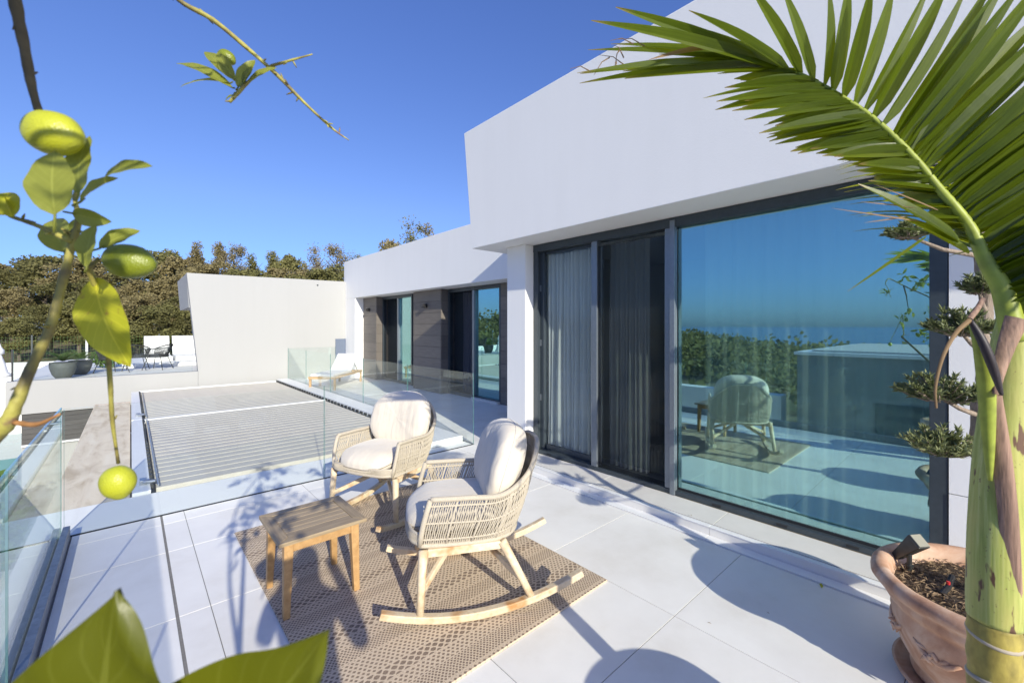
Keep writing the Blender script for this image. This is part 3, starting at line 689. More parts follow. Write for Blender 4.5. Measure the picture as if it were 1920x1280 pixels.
for k in range(ns): B('slat', (-a + f + .001, -b + f + k * h_ + .0015, .436), (a - f - .001, -b + f + (k + 1) * h_ - .0015, .4575), 'teak_x', tb, bevel=.0015)

# ------------------------------------------------------------------ rocking chairs
def smoothpath(pts, n):
    out = []; P = [Vector(p) for p in pts]; P = [P[0] * 2 - P[1]] + P + [P[-1] * 2 - P[-2]]
    for i in range(1, len(P) - 2):
        for k in range(n):
            t = k / n; a, b, c, d = P[i - 1:i + 3]
            out.append(.5 * ((2 * b) + (-a + c) * t + (2 * a - 5 * b + 4 * c - d) * t * t + (-a + 3 * b - 3 * c + d) * t ** 3))
    out.append(P[-2]); return out
def at(path, u):
    x = u * (len(path) - 1); i = min(int(x), len(path) - 2); return path[i].lerp(path[i + 1], x - i)
def superell(nx, ny, fn):
    vs = []; fs = []
    for i in range(nx + 1):
        for j in range(ny): vs.append(fn(-math.pi / 2 + math.pi * i / nx, 2 * math.pi * j / ny))
    for i in range(nx):
        for j in range(ny): fs.append((i * ny + j, i * ny + (j + 1) % ny, (i + 1) * ny + (j + 1) % ny, (i + 1) * ny + j))
    return vs, fs
def sp(v, e): return math.copysign(abs(v) ** e, v)
def make_chair(label, loc, rz):
    t = thing('rocking_chair', label, 'rocking chair', loc, rz, 'rope rocking chairs on the rug')
    for sy in (-1, 1):
        m = MB(); y = sy * .365; N = 16; vs = []
        for i in range(N + 1):
            x = .605 - 1.20 * i / N; z = .33 * ((x - .10) / 1.0) ** 2 + (.008 if x > -9 else 0)
            z += .000; hgt = .044 - .010 * abs(i / N - .5)
            sl = .66 * (x - .10); nx, nz = -sl / math.hypot(1, sl), 1 / math.hypot(1, sl)
            for dy, dh in ((-.023, 0), (.023, 0), (.023, hgt), (-.023, hgt)): vs.append((x + nx * dh, y + dy, z + nz * dh))
        fs = [(0, 1, 2, 3), tuple(4 * N + k for k in (3, 2, 1, 0))] + [(4 * i + k, 4 * (i + 1) + k, 4 * (i + 1) + (k + 1) % 4, 4 * i + (k + 1) % 4) for i in range(N) for k in range(4)]
        m.add(vs, fs); m.build('rocker', M['pale_wood'], t, bevel=.006, smooth=False)
        m = MB(); m.tube([(.385, y, .052), (.375, y * .97, .25), (.365, sy * .345, .425)], [.021, .024, .027], 12); m.build('leg', M['pale_wood'], t, smooth=True)
        m = MB(); m.tube([(-.275, y, .062), (-.18, y * .97, .25), (-.09, sy * .345, .425)], [.021, .024, .027], 12); m.build('leg', M['pale_wood'], t, smooth=True)
        m = MB(); m.bar((.34, sy * .343, .405), (-.08, sy * .343, .405), .024, .045); m.build('side_rail', M['pale_wood'], t, bevel=.004)
        m = MB(); m.bar((.372, y * .96, .20), (.10, 0, .385), .026, .036); m.build('brace', M['pale_wood'], t, bevel=.004)
        m = MB(); m.bar((-.20, y * .96, .20), (.08, 0, .385), .026, .036); m.build('brace', M['pale_wood'], t, bevel=.004)
    m = MB(); m.bar((.30, -.34, .395), (.30, .34, .395), .03, .04); m.bar((-.08, -.34, .395), (-.08, .34, .395), .03, .04); m.build('cross_rail', M['pale_wood'], t, bevel=.004)
    bot = smoothpath([(.385, .325, .440), (.15, .335, .432), (-.08, .315, .430), (-.20, .20, .430), (-.235, 0, .430), (-.20, -.20, .430), (-.08, -.315, .430), (.15, -.335, .432), (.385, -.325, .440)], 8)
    top = smoothpath([(.325, .345, .705), (.12, .352, .70), (-.10, .350, .70), (-.27, .295, .80), (-.365, .15, .925), (-.385, 0, .945), (-.365, -.15, .925), (-.27, -.295, .80), (-.10, -.350, .70), (.12, -.352, .70), (.325, -.345, .705)], 8)
    def P(u, v):
        a, b = at(bot, u), at(top, u); p = a.lerp(b, v); c = Vector((.05, 0, p.z)); o = (p - c); o.z = 0
        return p + o.normalized() * .014 * math.sin(math.pi * v)
    m = MB(); m.tube(top, .0165, 8); m.tube(bot, .014, 8)
    for u in (0, 1): m.tube([P(u, k / 4) for k in range(5)], .0165, 8)
    m.build('shell_frame', M['rope'], t, smooth=True)
    m = MB()
    for k in range(1, 13): m.tube([P(k / 13, q / 4) for q in range(5)], .0075, 6)
    for v in (.14, .5, .86): m.tube([P(k / 72, v) for k in range(73)], .0062, 6)
    m.build('weave_ribs', M['rope'], t, smooth=True)
    m = MB(); rnd = random.Random(3)
    for k in range(2, 158):
        u = k / 160; 
        if abs((u * 13) % 1 - .5) > .44: continue
        j_ = rnd.uniform(-.0009, .0009); off = .0035 * (1 if k % 2 else -1)
        pts = []
        for q in range(7):
            v = q / 6; p = P(min(1, max(0, u + j_ * (1 if q % 2 else -1))), v); c = Vector((.05, 0, p.z)); o = (p - c); o.z = 0
            pts.append(p + o.normalized() * off * (1 if q % 2 else -1))
        m.tube(pts, .0043, 5, False)
    o = m.build('rope_weave', M['rope'], t, smooth=True); o['kind'] = 'stuff'
    # woven front apron and seat pan
    fa = smoothpath([(.385, .325, .45), (.435, .23, .45), (.455, 0, .45), (.435, -.23, .45), (.385, -.325, .45)], 8)
    m = MB(); m.tube(fa, .014, 8); m.tube([p + Vector((-.004, 0, .05)) for p in fa], .010, 8); m.build('front_rail', M['rope'], t, smooth=True)
    m = MB()
    for k in range(70):
        p = at(fa, (k + .5) / 70); m.tube([p + Vector((.006, 0, -.006)), p + Vector((.010, 0, .022)), p + Vector((.002, 0, .05))], .0042, 5, False)
    o = m.build('apron_weave', M['rope'], t, smooth=True); o['kind'] = 'stuff'
    pan = [(p.x, p.y, .452) for p in bot] + [(p.x, p.y, .452) for p in reversed(fa)]
    m = MB(); k_ = len(pan); m.add(pan + [(x, y, .440) for x, y, z in pan], [tuple(reversed(range(k_))), tuple(range(k_, 2 * k_))] + [(i, (i + 1) % k_, k_ + (i + 1) % k_, k_ + i) for i in range(k_)]); m.build('seat_pan', M['rope'], t)
    # cushions
    def seat(a, b):
        ca, sa, cb, sb = math.cos(a), math.sin(a), math.cos(b), math.sin(b)
        x = .335 * sp(ca, .45) * sp(cb, .62); y = .315 * sp(ca, .45) * sp(sb, .62); z = .072 * sp(sa, .75)
        z += .022 * math.cos(min(1, abs(y) / .31) * math.pi / 2) if z > 0 else 0
        x += .128
        y *= 1 - .10 * max(0, (x - .2) / .27)
        if x > .33: z -= (x - .33) * .35
        q = .004 * noise.noise(Vector((x * 9, y * 9, z * 9)))
        return (x, y, .535 + z + q)
    vs, fs = superell(22, 44, seat); m = MB(); m.add(vs, fs); m.build('seat_cushion', M['cushion'], t, smooth=True)
    m = MB(); m.tube([seat(0, 2 * math.pi * k / 60) for k in range(61)], .0045, 6, False); m.build('piping', M['piping'], t, smooth=True)
    def back(a, b):
        ca, sa, cb, sb = math.cos(a), math.sin(a), math.cos(b), math.sin(b)
        y = .325 * sp(ca, .55) * sp(cb, .7); zz = .265 * sp(ca, .55) * sp(sb, .7); x = .115 * sp(sa, .8)
        y *= 1 - .16 * max(0, zz / .26) ** 2
        rr = min(1, math.hypot(y / .33, zz / .27)); x *= 1
        rad = noise.noise(Vector((math.atan2(zz, y) * 3.2, 1.7, 0))) * .012 * rr
        x += rad if x > 0 else 0
        p = Vector((x - .05 * (abs(y) / .33) ** 2 * -1.2, y, zz)); p.rotate(Matrix.Rotation(R(-17), 3, 'Y'))
        return (p.x - .165, p.y, p.z + .792)
    vs, fs = superell(22, 44, back); m = MB(); m.add(vs, fs); m.build('back_cushion', M['cushion'], t, smooth=True)
    m = MB(); m.tube([back(0, 2 * math.pi * k / 60) for k in range(61)], .0045, 6, False); m.build('piping', M['cushion'], t, smooth=True)
    return t
ch = make_chair('nearer rope and pale wood rocking chair, seen side-on at the front of the rug', (1.718, 2.264, .012), math.atan2(.471, -.882))
c2 = copy_tree(ch); c2.location = (1.835, 3.745, .012); c2.rotation_euler = (0, 0, math.atan2(-.40, -.915))
c2['label'] = 'farther rope rocking chair against the glass, palm shadow on its back cushion'

# ------------------------------------------------------------------ sun lounger on the rear terrace
t = thing('sun_lounger', 'white sling sun lounger with wooden legs on the rear terrace', 'sun lounger', (4.45, 12.55, 0), math.atan2(.73, .68))
for x in (-.92, .92):
    for y in (-.33, .33): B('leg', (x - .025, y - .025, 0), (x + .025, y + .025, .30), 'lounger_wood', t, bevel=.003)
m = MB(); m.box((-.98, -.36, .30), (.98, -.31, .36)); m.box((-.98, .31, .30), (.98, .36, .36)); m.box((-.98, -.31, .301), (-.93, .31, .359)); m.box((.93, -.31, .301), (.98, .31, .359)); m.build('frame', M['lounger_wood'], t, bevel=.003)
B('seat', (-.95, -.31, .362), (.25, .31, .43), 'white_sling', t, bevel=.015)
m = MB(); m.bar((.25, 0, .41), (.78, 0, .86), .62, .05, (0, 0, 1)); m.build('backrest', M['white_sling'], t, bevel=.012)
m = MB(); m.bar((.55, -.28, .60), (.80, -.28, .34), .02, .02); m.bar((.55, .28, .60), (.80, .28, .34), .02, .02); m.build('backrest_strut', M['galv'], t)

# ------------------------------------------------------------------ things on the neighbouring terrace
def blob_leaves(m, rnd, c, rx, ry, rz_, n, ls, shell=.55):
    for _ in range(n):
        while True:
            v = Vector((rnd.uniform(-1, 1), rnd.uniform(-1, 1), rnd.uniform(-1, 1)))
            if .05 < v.length < 1: break
        v = v.normalized() * (shell + (1 - shell) * rnd.random()); p = Vector((c[0] + v.x * rx, c[1] + v.y * ry, c[2] + v.z * rz_))
        a = Vector((rnd.uniform(-1, 1), rnd.uniform(-1, 1), rnd.uniform(-.6, 1))).normalized() * ls * rnd.uniform(.6, 1.3)
        b = a.cross(Vector((rnd.uniform(-1, 1), rnd.uniform(-1, 1), rnd.uniform(-1, 1))))
        if b.length < 1e-5: continue
        b = b.normalized() * ls * .42
        m.add([p - a * .5, p + b, p + a * .6, p - b], [(0, 1, 2, 3)])
def cycad(label, loc, s):
    t = thing('cycad_pot', label, 'potted plant', loc, 0, 'cycads in grey pots')
    m = MB(); m.lathe([(0, 0), (.13 * s, 0), (.20 * s, .10 * s), (.245 * s, .26 * s), (.25 * s, .40 * s), (.23 * s, .40 * s), (.20 * s, .30 * s)], n=28); m.build('pot', M['grey_pot'], t, smooth=True)
    m = MB(); m.lathe([(0, .35 * s), (.218 * s, .34 * s)], n=20); m.build('soil', M['soil'], t)
    rnd = random.Random(int(s * 100)); 
    m = MB()
    for k in range(26):
        a = k * 2.4; L = s * rnd.uniform(.36, .60); el = rnd.uniform(.25, 1.1); pts = []
        for q in range(8):
            u = q / 7; r_ = L * u * math.cos(el * (1 - .4 * u)); z = .42 * s + L * u * math.sin(el) - .30 * L * u * u; pts.append(Vector((r_ * math.cos(a), r_ * math.sin(a), z)))
        sd = Vector((-math.sin(a), math.cos(a), 0))
        for q in range(1, 28):
            u = q / 28; p = at(pts, u); d = (at(pts, min(1, u + .05)) - at(pts, max(0, u - .05))).normalized(); l = .11 * s * math.sin(math.pi * min(1, u * .9 + .1)) + .015
            for sg in (-1, 1):
                e = p + (sd * sg + d * .7 + Vector((0, 0, .25))).normalized() * l; m.add([p, p + d * .012 * s, e], [(0, 1, 2)])
    o = m.build('fronds', M['cycad_leaf'], t); o['kind'] = 'stuff'
cycad('cycad in round grey pot just behind the neighbouring glass', (-1.27, 15.55, .40), 1.0)
cycad('second cycad in grey pot behind the first', (-1.02, 16.5, .40), .95)
def bucket_chair(label, loc, rz):
    t = thing('woven_armchair', label, 'armchair', loc, rz, 'black woven armchairs on the neighbouring terrace')
    rimt = [Vector((.30 * math.cos(a) - (.06 if math.cos(a) < 0 else 0), .34 * math.sin(a), .62 + .14 * max(0, -math.cos(a)))) for a in [R(40 + 280 * k / 24) for k in range(25)]]
    rimb = [Vector((.22 * math.cos(a), .25 * math.sin(a), .38)) for a in [R(40 + 280 * k / 24) for k in range(25)]]
    m = MB(); m.tube(rimt, .014, 6); m.tube(rimb, .012, 6); m.build('frame', M['black_weave'], t)
    m = MB()
    for k in range(60): m.tube([at(rimb, k / 59), at(rimt, k / 59)], .005, 4, False)
    for v in (.25, .5, .75): m.tube([at(rimb, q / 30).lerp(at(rimt, q / 30), v) for q in range(31)], .005, 4, False)
    o = m.build('weave', M['black_weave'], t); o['kind'] = 'stuff'
    m = MB(); m.lathe([(0, .37), (.25, .37), (.27, .42), (.22, .46), (0, .47)], n=24); m.build('seat_cushion', M['black_weave'], t, smooth=True)
    for sx, sy in ((1, 1), (1, -1), (-1, 1), (-1, -1)):
        m = MB(); m.tube([(.17 * sx, .18 * sy, .38), (.27 * sx, .27 * sy, 0)], .011, 6); m.build('leg', M['black_weave'], t)
bucket_chair('black woven armchair nearest the parapet, left of three', (-.40, 16.4, .40), .6)
bucket_chair('black woven armchair in the middle of the neighbouring group', (.12, 17.0, .40), 1.4)
bucket_chair('black woven armchair tilted outward, right of three', (.62, 16.9, .40), 2.6)
for k, x in enumerate((.72, 1.52)):
    t = thing('white_lounger', 'white slatted lounger with raised back, %s of the pair by the pool' % ('left' if k == 0 else 'right'), 'sun lounger', (x, 20.2, .40), 0, 'white loungers by the pool')
    m = MB(); m.bar((0, 0, .25), (0, .45, .92), .70, .04, (1, 0, 0)) if False else m.hexa([(-.36, 0, .28), (.36, 0, .28), (.36, .05, .28), (-.36, .05, .28), (-.36, .35, .95), (.36, .35, .95), (.36, .40, .95), (-.36, .40, .95)]); m.build('backrest', M['white_sling'], t, bevel=.01)
    B('base', (-.36, -1.5, .12), (.36, .1, .28), 'white_metal', t, bevel=.01)
tag(B('pool_edge', (-.2, 17.9, .402), (2.3, 19.6, .52), 'white_metal', bevel=.01), 'raised white pool edge before the pair of loungers', 'pool edge')
t = thing('pole_lamp', 'slim white pole lamp beside the cycads', 'lamp', (-1.0, 18.4, .40))
m = MB(); m.tube([(0, 0, 0), (0, 0, 1.45)], .03, 10); m.build('pole', M['white_metal'], t); m = MB(); m.box((-.16, -.04, 1.45), (.04, .04, 1.50)); m.build('head', M['white_metal'], t)
t = thing('garden_statue', 'small white tower-shaped garden ornament at far left', 'ornament', (-2.62, 17.6, .35))
m = MB(); m.lathe([(0, 0), (.24, 0), (.22, .08), (.17, .12), (.12, .35), (.06, .55), (.05, .60)], n=20); m.build('base', M['white_metal'], t, smooth=True)
m = MB(); m.lathe([(.05, .60), (.10, .62), (.10, .72), (.05, .80), (.02, .90), (0, .92)], n=20); m.build('finial', M['white_metal'], t, smooth=True)
rnd = random.Random(5)
t = thing('shrub', 'small green shrub behind the woven armchairs', 'shrub', (-.55, 18.6, .40))
m = MB(); blob_leaves(m, rnd, (0, 0, .30), .45, .4, .3, 700, .09, .3); m.build('foliage', M['shrub'], t)['kind'] = 'stuff'
t = thing('shrub', 'bright green shrub in the lower garden at the left edge', 'shrub', (-2.15, 12.4, -3.1))
m = MB(); blob_leaves(m, rnd, (0, 0, 1.15), .75, .8, 1.1, 5000, .10, .3); m.build('foliage', M['shrub'], t)['kind'] = 'stuff'
m = MB(); m.tube([(0, 0, 0), (0, 0, .9)], .05, 6); m.build('stem', M['bark'], t)
# wire fence and low white wall behind the neighbouring terrace
t = thing('wire_fence', 'green wire mesh fence along the foot of the wooded slope', 'fence', (0, 26, 0))
for k in range(8):
    m = MB(); m.tube([(-9 + k * 2, 0, -.4), (-9 + k * 2, 0, 1.35)], .03, 6); m.build('post', M['grey_pot'], t)
m = MB()
for k in range(140): m.box((-9 + k * .1, -.003, -.3), (-8.994 + k * .1, .003, 1.3))
for k in range(12): m.box((-9, -.004, -.3 + k * .14), (5, .004, -.293 + k * .14))
m.build('wire_mesh', M['cycad_leaf'], t)['kind'] = 'stuff'
tag(B('garden_wall', (-12, 25.0, -2.5), (4.5, 25.25, .30), 'stucco', bevel=.01), 'low pale wall at the foot of the wooded slope, far left', 'wall')

# ------------------------------------------------------------------ trees beyond
def crown_mesh(name, seed, kind, mat):
    rnd = random.Random(seed); m = MB()
    if kind == 'round':
        for _ in range(34):
            a = rnd.uniform(0, 6.28); r_ = 2.6 * math.sqrt(rnd.random()); z = rnd.uniform(2.2, 8.2); k = 1 - ((z - 4.8) / 4.2) ** 2
            r_ *= max(.25, k); s = rnd.uniform(.6, 1.25)
            blob_leaves(m, rnd, (r_ * math.cos(a), r_ * math.sin(a), z), s, s, s * .75, 300, .20, .45)
    elif kind == 'tall':
        for _ in range(26):
            a = rnd.uniform(0, 6.28); z = rnd.uniform(2.4, 10.5); r_ = rnd.uniform(.2, 1.5) * (1 - (z - 2) / 12); s = rnd.uniform(.45, .95)
            blob_leaves(m, rnd, (r_ * math.cos(a), r_ * math.sin(a), z), s, s, s * 1.2, 200, .17, .3)
    else:
        for _ in range(34):
            a = rnd.uniform(0, 6.28); z = rnd.uniform(3, 10.2); r_ = rnd.uniform(.2, 2.2) * (1 - (z - 3) / 11); s = rnd.uniform(.5, 1.0)
            blob_leaves(m, rnd, (r_ * math.cos(a), r_ * math.sin(a), z), s, s, s * 1.2, 150, .14, .05)
    return m.mesh(name, mat)
def trunk_mesh(name, seed, kind):
    rnd = random.Random(seed + 50); m = MB(); h = {'round': 6.5, 'tall': 9.5, 'sparse': 9}[kind]
    pts = [Vector((.15 * math.sin(q * 1.3 + seed), .15 * math.cos(q * 1.1), h * q / 6)) for q in range(7)]
    m.tube(pts, [.22 * (1 - .12 * q) for q in range(7)], 7)
    for _ in range(16 if kind != 'sparse' else 30):
        u = rnd.uniform(.3, .95); p = at(pts, u); a = rnd.uniform(0, 6.28); l = rnd.uniform(1.0, 2.4) * (1.2 - u * .7)
        q1 = p + Vector((math.cos(a) * l * .5, math.sin(a) * l * .5, l * .4)); q2 = p + Vector((math.cos(a) * l, math.sin(a) * l, l * .95))
        m.tube([p, q1, q2], [.06, .04, .012], 5)
    return m.mesh(name, M['bark'])
KIN = {}
for kind in ('round', 'tall', 'sparse'):
    for s in (1, 2): KIN[kind, s] = trunk_mesh('trunk', s, kind)
CR = {}
def crown(kind, s, mat):
    if (kind, s, mat) not in CR: CR[kind, s, mat] = crown_mesh('crown', s * 17 + len(kind), kind, M[mat])
    return CR[kind, s, mat]
adj = {'tree_green': 'dark green', 'tree_brown': 'brown-leaved', 'tree_olive': 'olive-green', 'tree_pale': 'pale half-bare'}
shape = {'round': 'round-crowned', 'tall': 'upright', 'sparse': 'thin-crowned'}
ordn = ['first', 'second', 'third', 'fourth', 'fifth', 'sixth', 'seventh', 'eighth', 'ninth', 'tenth', 'eleventh', 'twelfth', 'thirteenth', 'fourteenth', 'fifteenth', 'sixteenth', 'seventeenth', 'eighteenth', 'nineteenth', 'twentieth']
def tree(px, top, d, kind, mat, s, label, width=1.0):
    p = W(px, 612, d); z0 = gh(p.x, p.y); ztop = H + (612 - top) * d / 800; nat = {'round': 9.0, 'tall': 11.4, 'sparse': 10.4}[kind]
    k = (ztop - z0) / nat
    t = thing('hillside_tree', label, 'tree', (p.x, p.y, z0), random.uniform(0, 6.28), 'trees on the wooded slope')
    for nm, me in (('crown', crown(kind, s, mat)), ('trunk', KIN[kind, s])): inst(nm, me, t, scale=(k * width, k * width, k))
back_row = [(-40, 486, 'round', 'tree_green', 1, 1.25), (25, 478, 'round', 'tree_brown', 2, 1.2), (90, 462, 'round', 'tree_green', 1, 1.3), (170, 468, 'round', 'tree_brown', 1, 1.2), (235, 474, 'round', 'tree_green', 2, 1.2),
            (300, 452, 'round', 'tree_olive', 1, 1.1), (345, 460, 'round', 'tree_brown', 2, 1.0), (372, 446, 'tall', 'tree_brown', 1, .95), (408, 444, 'tall', 'tree_brown', 2, .9), (440, 458, 'sparse', 'tree_pale', 1, 1.0), (475, 470, 'tall', 'tree_olive', 1, 1.0),
            (515, 462, 'tall', 'tree_olive', 2, .95), (548, 458, 'round', 'tree_olive', 2, .8), (590, 468, 'sparse', 'tree_pale', 2, 1.1), (632, 458, 'sparse', 'tree_pale', 1, 1.0), (665, 480, 'sparse', 'tree_olive', 2, 1.0)]
for i, (px, top, kind, mat, s, wd_) in enumerate(back_row):
    tree(px, top, 50 + (i * 7) % 9, kind, mat, s, '%s %s tree on the skyline, %s from the left in the back row' % (adj[mat], shape[kind], ordn[i]), wd_)
front = [(-30, 560, 36, 'round', 'tree_olive', 2, 1.1), (35, 585, 34, 'round', 'tree_olive', 1, 1.3), (95, 560, 37, 'round', 'tree_green', 2, 1.2), (150, 545, 38, 'round', 'tree_olive', 1, 1.2), (205, 560, 36, 'round', 'tree_green', 1, 1.3), (255, 540, 38, 'round', 'tree_brown', 1, 1.2), (305, 555, 36, 'round', 'tree_olive', 2, 1.3), (350, 540, 37, 'round', 'tree_green', 2, 1.2), (130, 510, 44, 'round', 'tree_green', 2, 1.3), (280, 505, 44, 'round', 'tree_brown', 2, 1.2), (20, 530, 43, 'round', 'tree_brown', 1, 1.2), (350, 500, 45, 'round', 'tree_brown', 1, 1.2), (225, 520, 42, 'round', 'tree_brown', 2, 1.1), (385, 478, 46, 'round', 'tree_brown', 1, 1.3), (455, 484, 46, 'round', 'tree_olive', 2, 1.4), (535, 482, 46, 'round', 'tree_brown', 2, 1.3), (610, 486, 46, 'round', 'tree_olive', 1, 1.3), (420, 495, 45, 'round', 'tree_brown', 2, 1.3), (500, 500, 45, 'round', 'tree_olive', 1, 1.3), (570, 500, 45, 'round', 'tree_olive', 2, 1.1)]
for i, (px, top, d, kind, mat, s, wd_) in enumerate(front):
    tree(px, top, d, kind, mat, s, 'lower %s bushy tree in front of the skyline trees, %s placed in the thicket' % (adj[mat], ordn[i]), wd_)
tree(742, 432, 44, 'round', 'tree_brown', 1, 'brown tree top showing above the low wing roof, left one', .75)
tree(775, 422, 46, 'sparse', 'tree_olive', 2, 'thin tree top above the low wing roof, middle one', .9)
tree(803, 412, 46, 'tall', 'tree_pale', 1, 'pale tree top above the low wing roof, right one', .8)
# low scrub at the foot of the slope
m = MB(); rnd = random.Random(12)
for _ in range(150):
    x = rnd.uniform(-24, 7); y = rnd.uniform(27.5, 36); s = rnd.uniform(.5, 1.1); blob_leaves(m, rnd, (x, y, gh(x, y) + s * .8), s * 1.2, s * 1.2, s * 1.2, 110, .22, .35)
o = m.build('scrub', M['tree_olive']); o['kind'] = 'stuff'
m = MB()
for _ in range(60):
    x = rnd.uniform(-24, -6); y = rnd.uniform(24, 30); s = rnd.uniform(.5, .9); blob_leaves(m, rnd, (x, y, gh(x, y) + s * .8), s * 1.1, s, s * 1.2, 110, .2, .35)
o = m.build('dry_scrub', M['tree_brown']); o['kind'] = 'stuff'
# wooded slope down to the sea, seen in the reflections
m = MB(); rnd = random.Random(31)
for _ in range(520):
    x = -rnd.uniform(13, 120); y = rnd.uniform(-50, 95)
    if x > -30 and y > 20 and y < 60 and rnd.random() < .2: continue
    s = rnd.uniform(1.6, 3.0) * (1 if x > -50 else 1.6); z = gh(x, y)
    lift = rnd.uniform(1.8, 3.2)
    blob_leaves(m, rnd, (x, y, z + lift), s, s, s * .8, 150, .42 * (1 if x > -50 else 1.7), .6)
o = m.build('woodland', M['tree_green']); o['kind'] = 'stuff'

# ------------------------------------------------------------------ terracotta pot with pruned olive tree
PX, PYY = 2.94, -.03
pot = thing('terracotta_pot', 'large terracotta pot with rolled rim and raised ornament at lower right', 'pot', (PX, PYY, .03))
prof = [(0, .0), (.285, .0), (.30, .03), (.295, .06), (.305, .075), (.335, .13), (.36, .22), (.372, .28), (.362, .315), (.368, .335), (.385, .345), (.40, .372), (.398, .385), (.405, .40), (.432, .415), (.448, .435), (.450, .455), (.438, .475), (.412, .482), (.388, .474), (.375, .455), (.362, .42), (.352, .38)]
def wob(t, z):
    return .004 * math.sin(3 * t + 1) + (.005 * noise.noise(Vector((math.cos(t) * 4, math.sin(t) * 4, z * 9))))
m = MB(); m.lathe(prof, n=72, wob=wob); m.build('pot_body', M['terracotta'], pot, smooth=True)
m = MB(); m.lathe([(0, -.028), (.33, -.028), (.355, .0), (.365, .022), (.352, .024), (.335, .006), (0, .004)], n=56); m.build('saucer', M['terracotta'], pot, smooth=True)
m = MB(); rnd = random.Random(4)
for k in range(9):      # swag ornament in relief
    a0 = math.pi * 2 * k / 9 + .5
    pts = []
    for q in range(9):
        u = q / 8; a = a0 + (u - .5) * .5; z = .245 - .05 * math.sin(math.pi * u); rr = .366 if z > .2 else .352
        pts.append(Vector((rr * math.cos(a), rr * math.sin(a), z)))
    m.tube(pts, [.006 + .009 * math.sin(math.pi * q / 8) for q in range(9)], 6)
    for q in range(8):
        a = a0 + rnd.uniform(-.14, .14); z = .205 + rnd.uniform(-.03, .03); rr = .360
        c = Vector((rr * math.cos(a), rr * math.sin(a), z)); dv = Vector((-math.sin(a) * rnd.uniform(-1, 1), math.cos(a) * rnd.uniform(-1, 1), rnd.uniform(-1, 1))).normalized() * .028
        m.tube([c - dv, c, c + dv], [.004, .012, .003], 6)
m.build('ornament', M['terracotta'], pot, smooth=True)
m = MB(); N = 40; vs = [(0, 0, .42)]
for i in range(1, 13):
    for k in range(N):
        r_ = .365 * i / 12; a = 2 * math.pi * k / N; vs.append((r_ * math.cos(a), r_ * math.sin(a), .405 + .02 * noise.noise(Vector((r_ * math.cos(a) * 14, r_ * math.sin(a) * 14, 0))) + .015 * math.cos(r_ * 5)))
m.add(vs, [(0, 1 + k, 1 + (k + 1) % N) for k in range(N)] + [(1 + (i - 1) * N + k, 1 + i * N + k, 1 + i * N + (k + 1) % N, 1 + (i - 1) * N + (k + 1) % N) for i in range(1, 12) for k in range(N)])
m.build('soil', M['soil'], pot, smooth=True)
m = MB()
for _ in range(2200):
    a = rnd.uniform(0, 6.283); r_ = .35 * math.sqrt(rnd.random()); c = Vector((r_ * math.cos(a), r_ * math.sin(a), .42 + rnd.uniform(-.006, .012)))
    d = Vector((rnd.uniform(-1, 1), rnd.uniform(-1, 1), rnd.uniform(-.25, .35))).normalized() * rnd.uniform(.008, .02); e = d.cross(Vector((0, 0, 1))).normalized() * .003
    m.add([c - d, c + e, c + d, c - e + Vector((0, 0, .003))], [(0, 1, 2, 3)])
m.build('mulch', M['mulch'], pot)['kind'] = 'stuff'
m = MB(); p = W(1778, 1100, 2.02); m.tube([p + Vector((-.06, .02, -.02)), p, p + Vector((.07, -.01, .03))], .012, 8); o = m.build('irrigation_pipe', M['black_plastic']); tag(o, 'short black irrigation pipe lying on the soil of the terracotta pot', 'pipe')
m = MB(); m.tube([(0, 0, -.007), (0, 0, .007)], .007, 10); o = m.build('valve_knob', M['red_plastic'], loc=p + Vector((.005, .0, .018))); o.parent = bpy.data.objects['irrigation_pipe']
# spotlight
sp0 = W(1705, 1068, 2.20)
t = thing('spotlight', 'dark box-shaped garden spotlight on a stake at the left rim of the terracotta pot', 'spotlight', sp0, 0)
m = MB(); m.tube([(0, 0, -.03), (0, 0, .085)], .011, 10); m.tube([(0, 0, .02), (0, 0, .03)], .017, 10); m.build('stake', M['spot'], t)
m = MB(); m.tube([(-.03, 0, .004), (.03, 0, .004)], .007, 6); m.build('stake_foot', M['spot'], t)
ax = (W(1735, 1003, 2.12) - W(1680, 1040, 2.26)).normalized(); c0 = Vector((0, 0, .115))
m = MB(); m.bar(c0 - ax * .10, c0 + ax * .075, .042, .035, (0, 0, 1), .068, .070); m.build('housing', M['spot'], t, bevel=.004)
m = MB(); m.bar(c0 + ax * .0755, c0 + ax * .081, .058, .060, (0, 0, 1)); m.build('lens', M['lens'], t)
# olive
ol = thing('olive_tree', 'cloud-pruned olive tree with flat leafy pads in the terracotta pot', 'tree', (PX, PYY, .44))
def ow(px, py, d): return W(px, py, d) - Vector((PX, PYY, .44))
tp = smoothpath([(0, 0, 0), ow(1862, 950, 2.0), ow(1838, 800, 2.02), ow(1848, 700, 2.05), ow(1842, 640, 2.08), ow(1850, 560, 2.1), ow(1835, 480, 2.12), ow(1850, 400, 2.12)], 6)
m = MB(); n_ = len(tp); m.tube(tp, [(.042 - .026 * k / n_) * (1 + .16 * math.sin(k * 1.9) + .10 * math.sin(k * .7)) for k in range(n_)], 14); m.build('trunk', M['olive_bark'], ol, smooth=True)
pads = [(1702, 434, 2.14, .10, .055), (1800, 605, 2.0, .135, .100), (1762, 728, 1.98, .165, .100), (1765, 828, 1.96, .145, .092), (1836, 534, 2.05, .085, .075), (1905, 640, 2.15, .14, .10), (1900, 760, 2.2, .15, .10), (1870, 360, 2.2, .16, .10)]
rnd = random.Random(77)
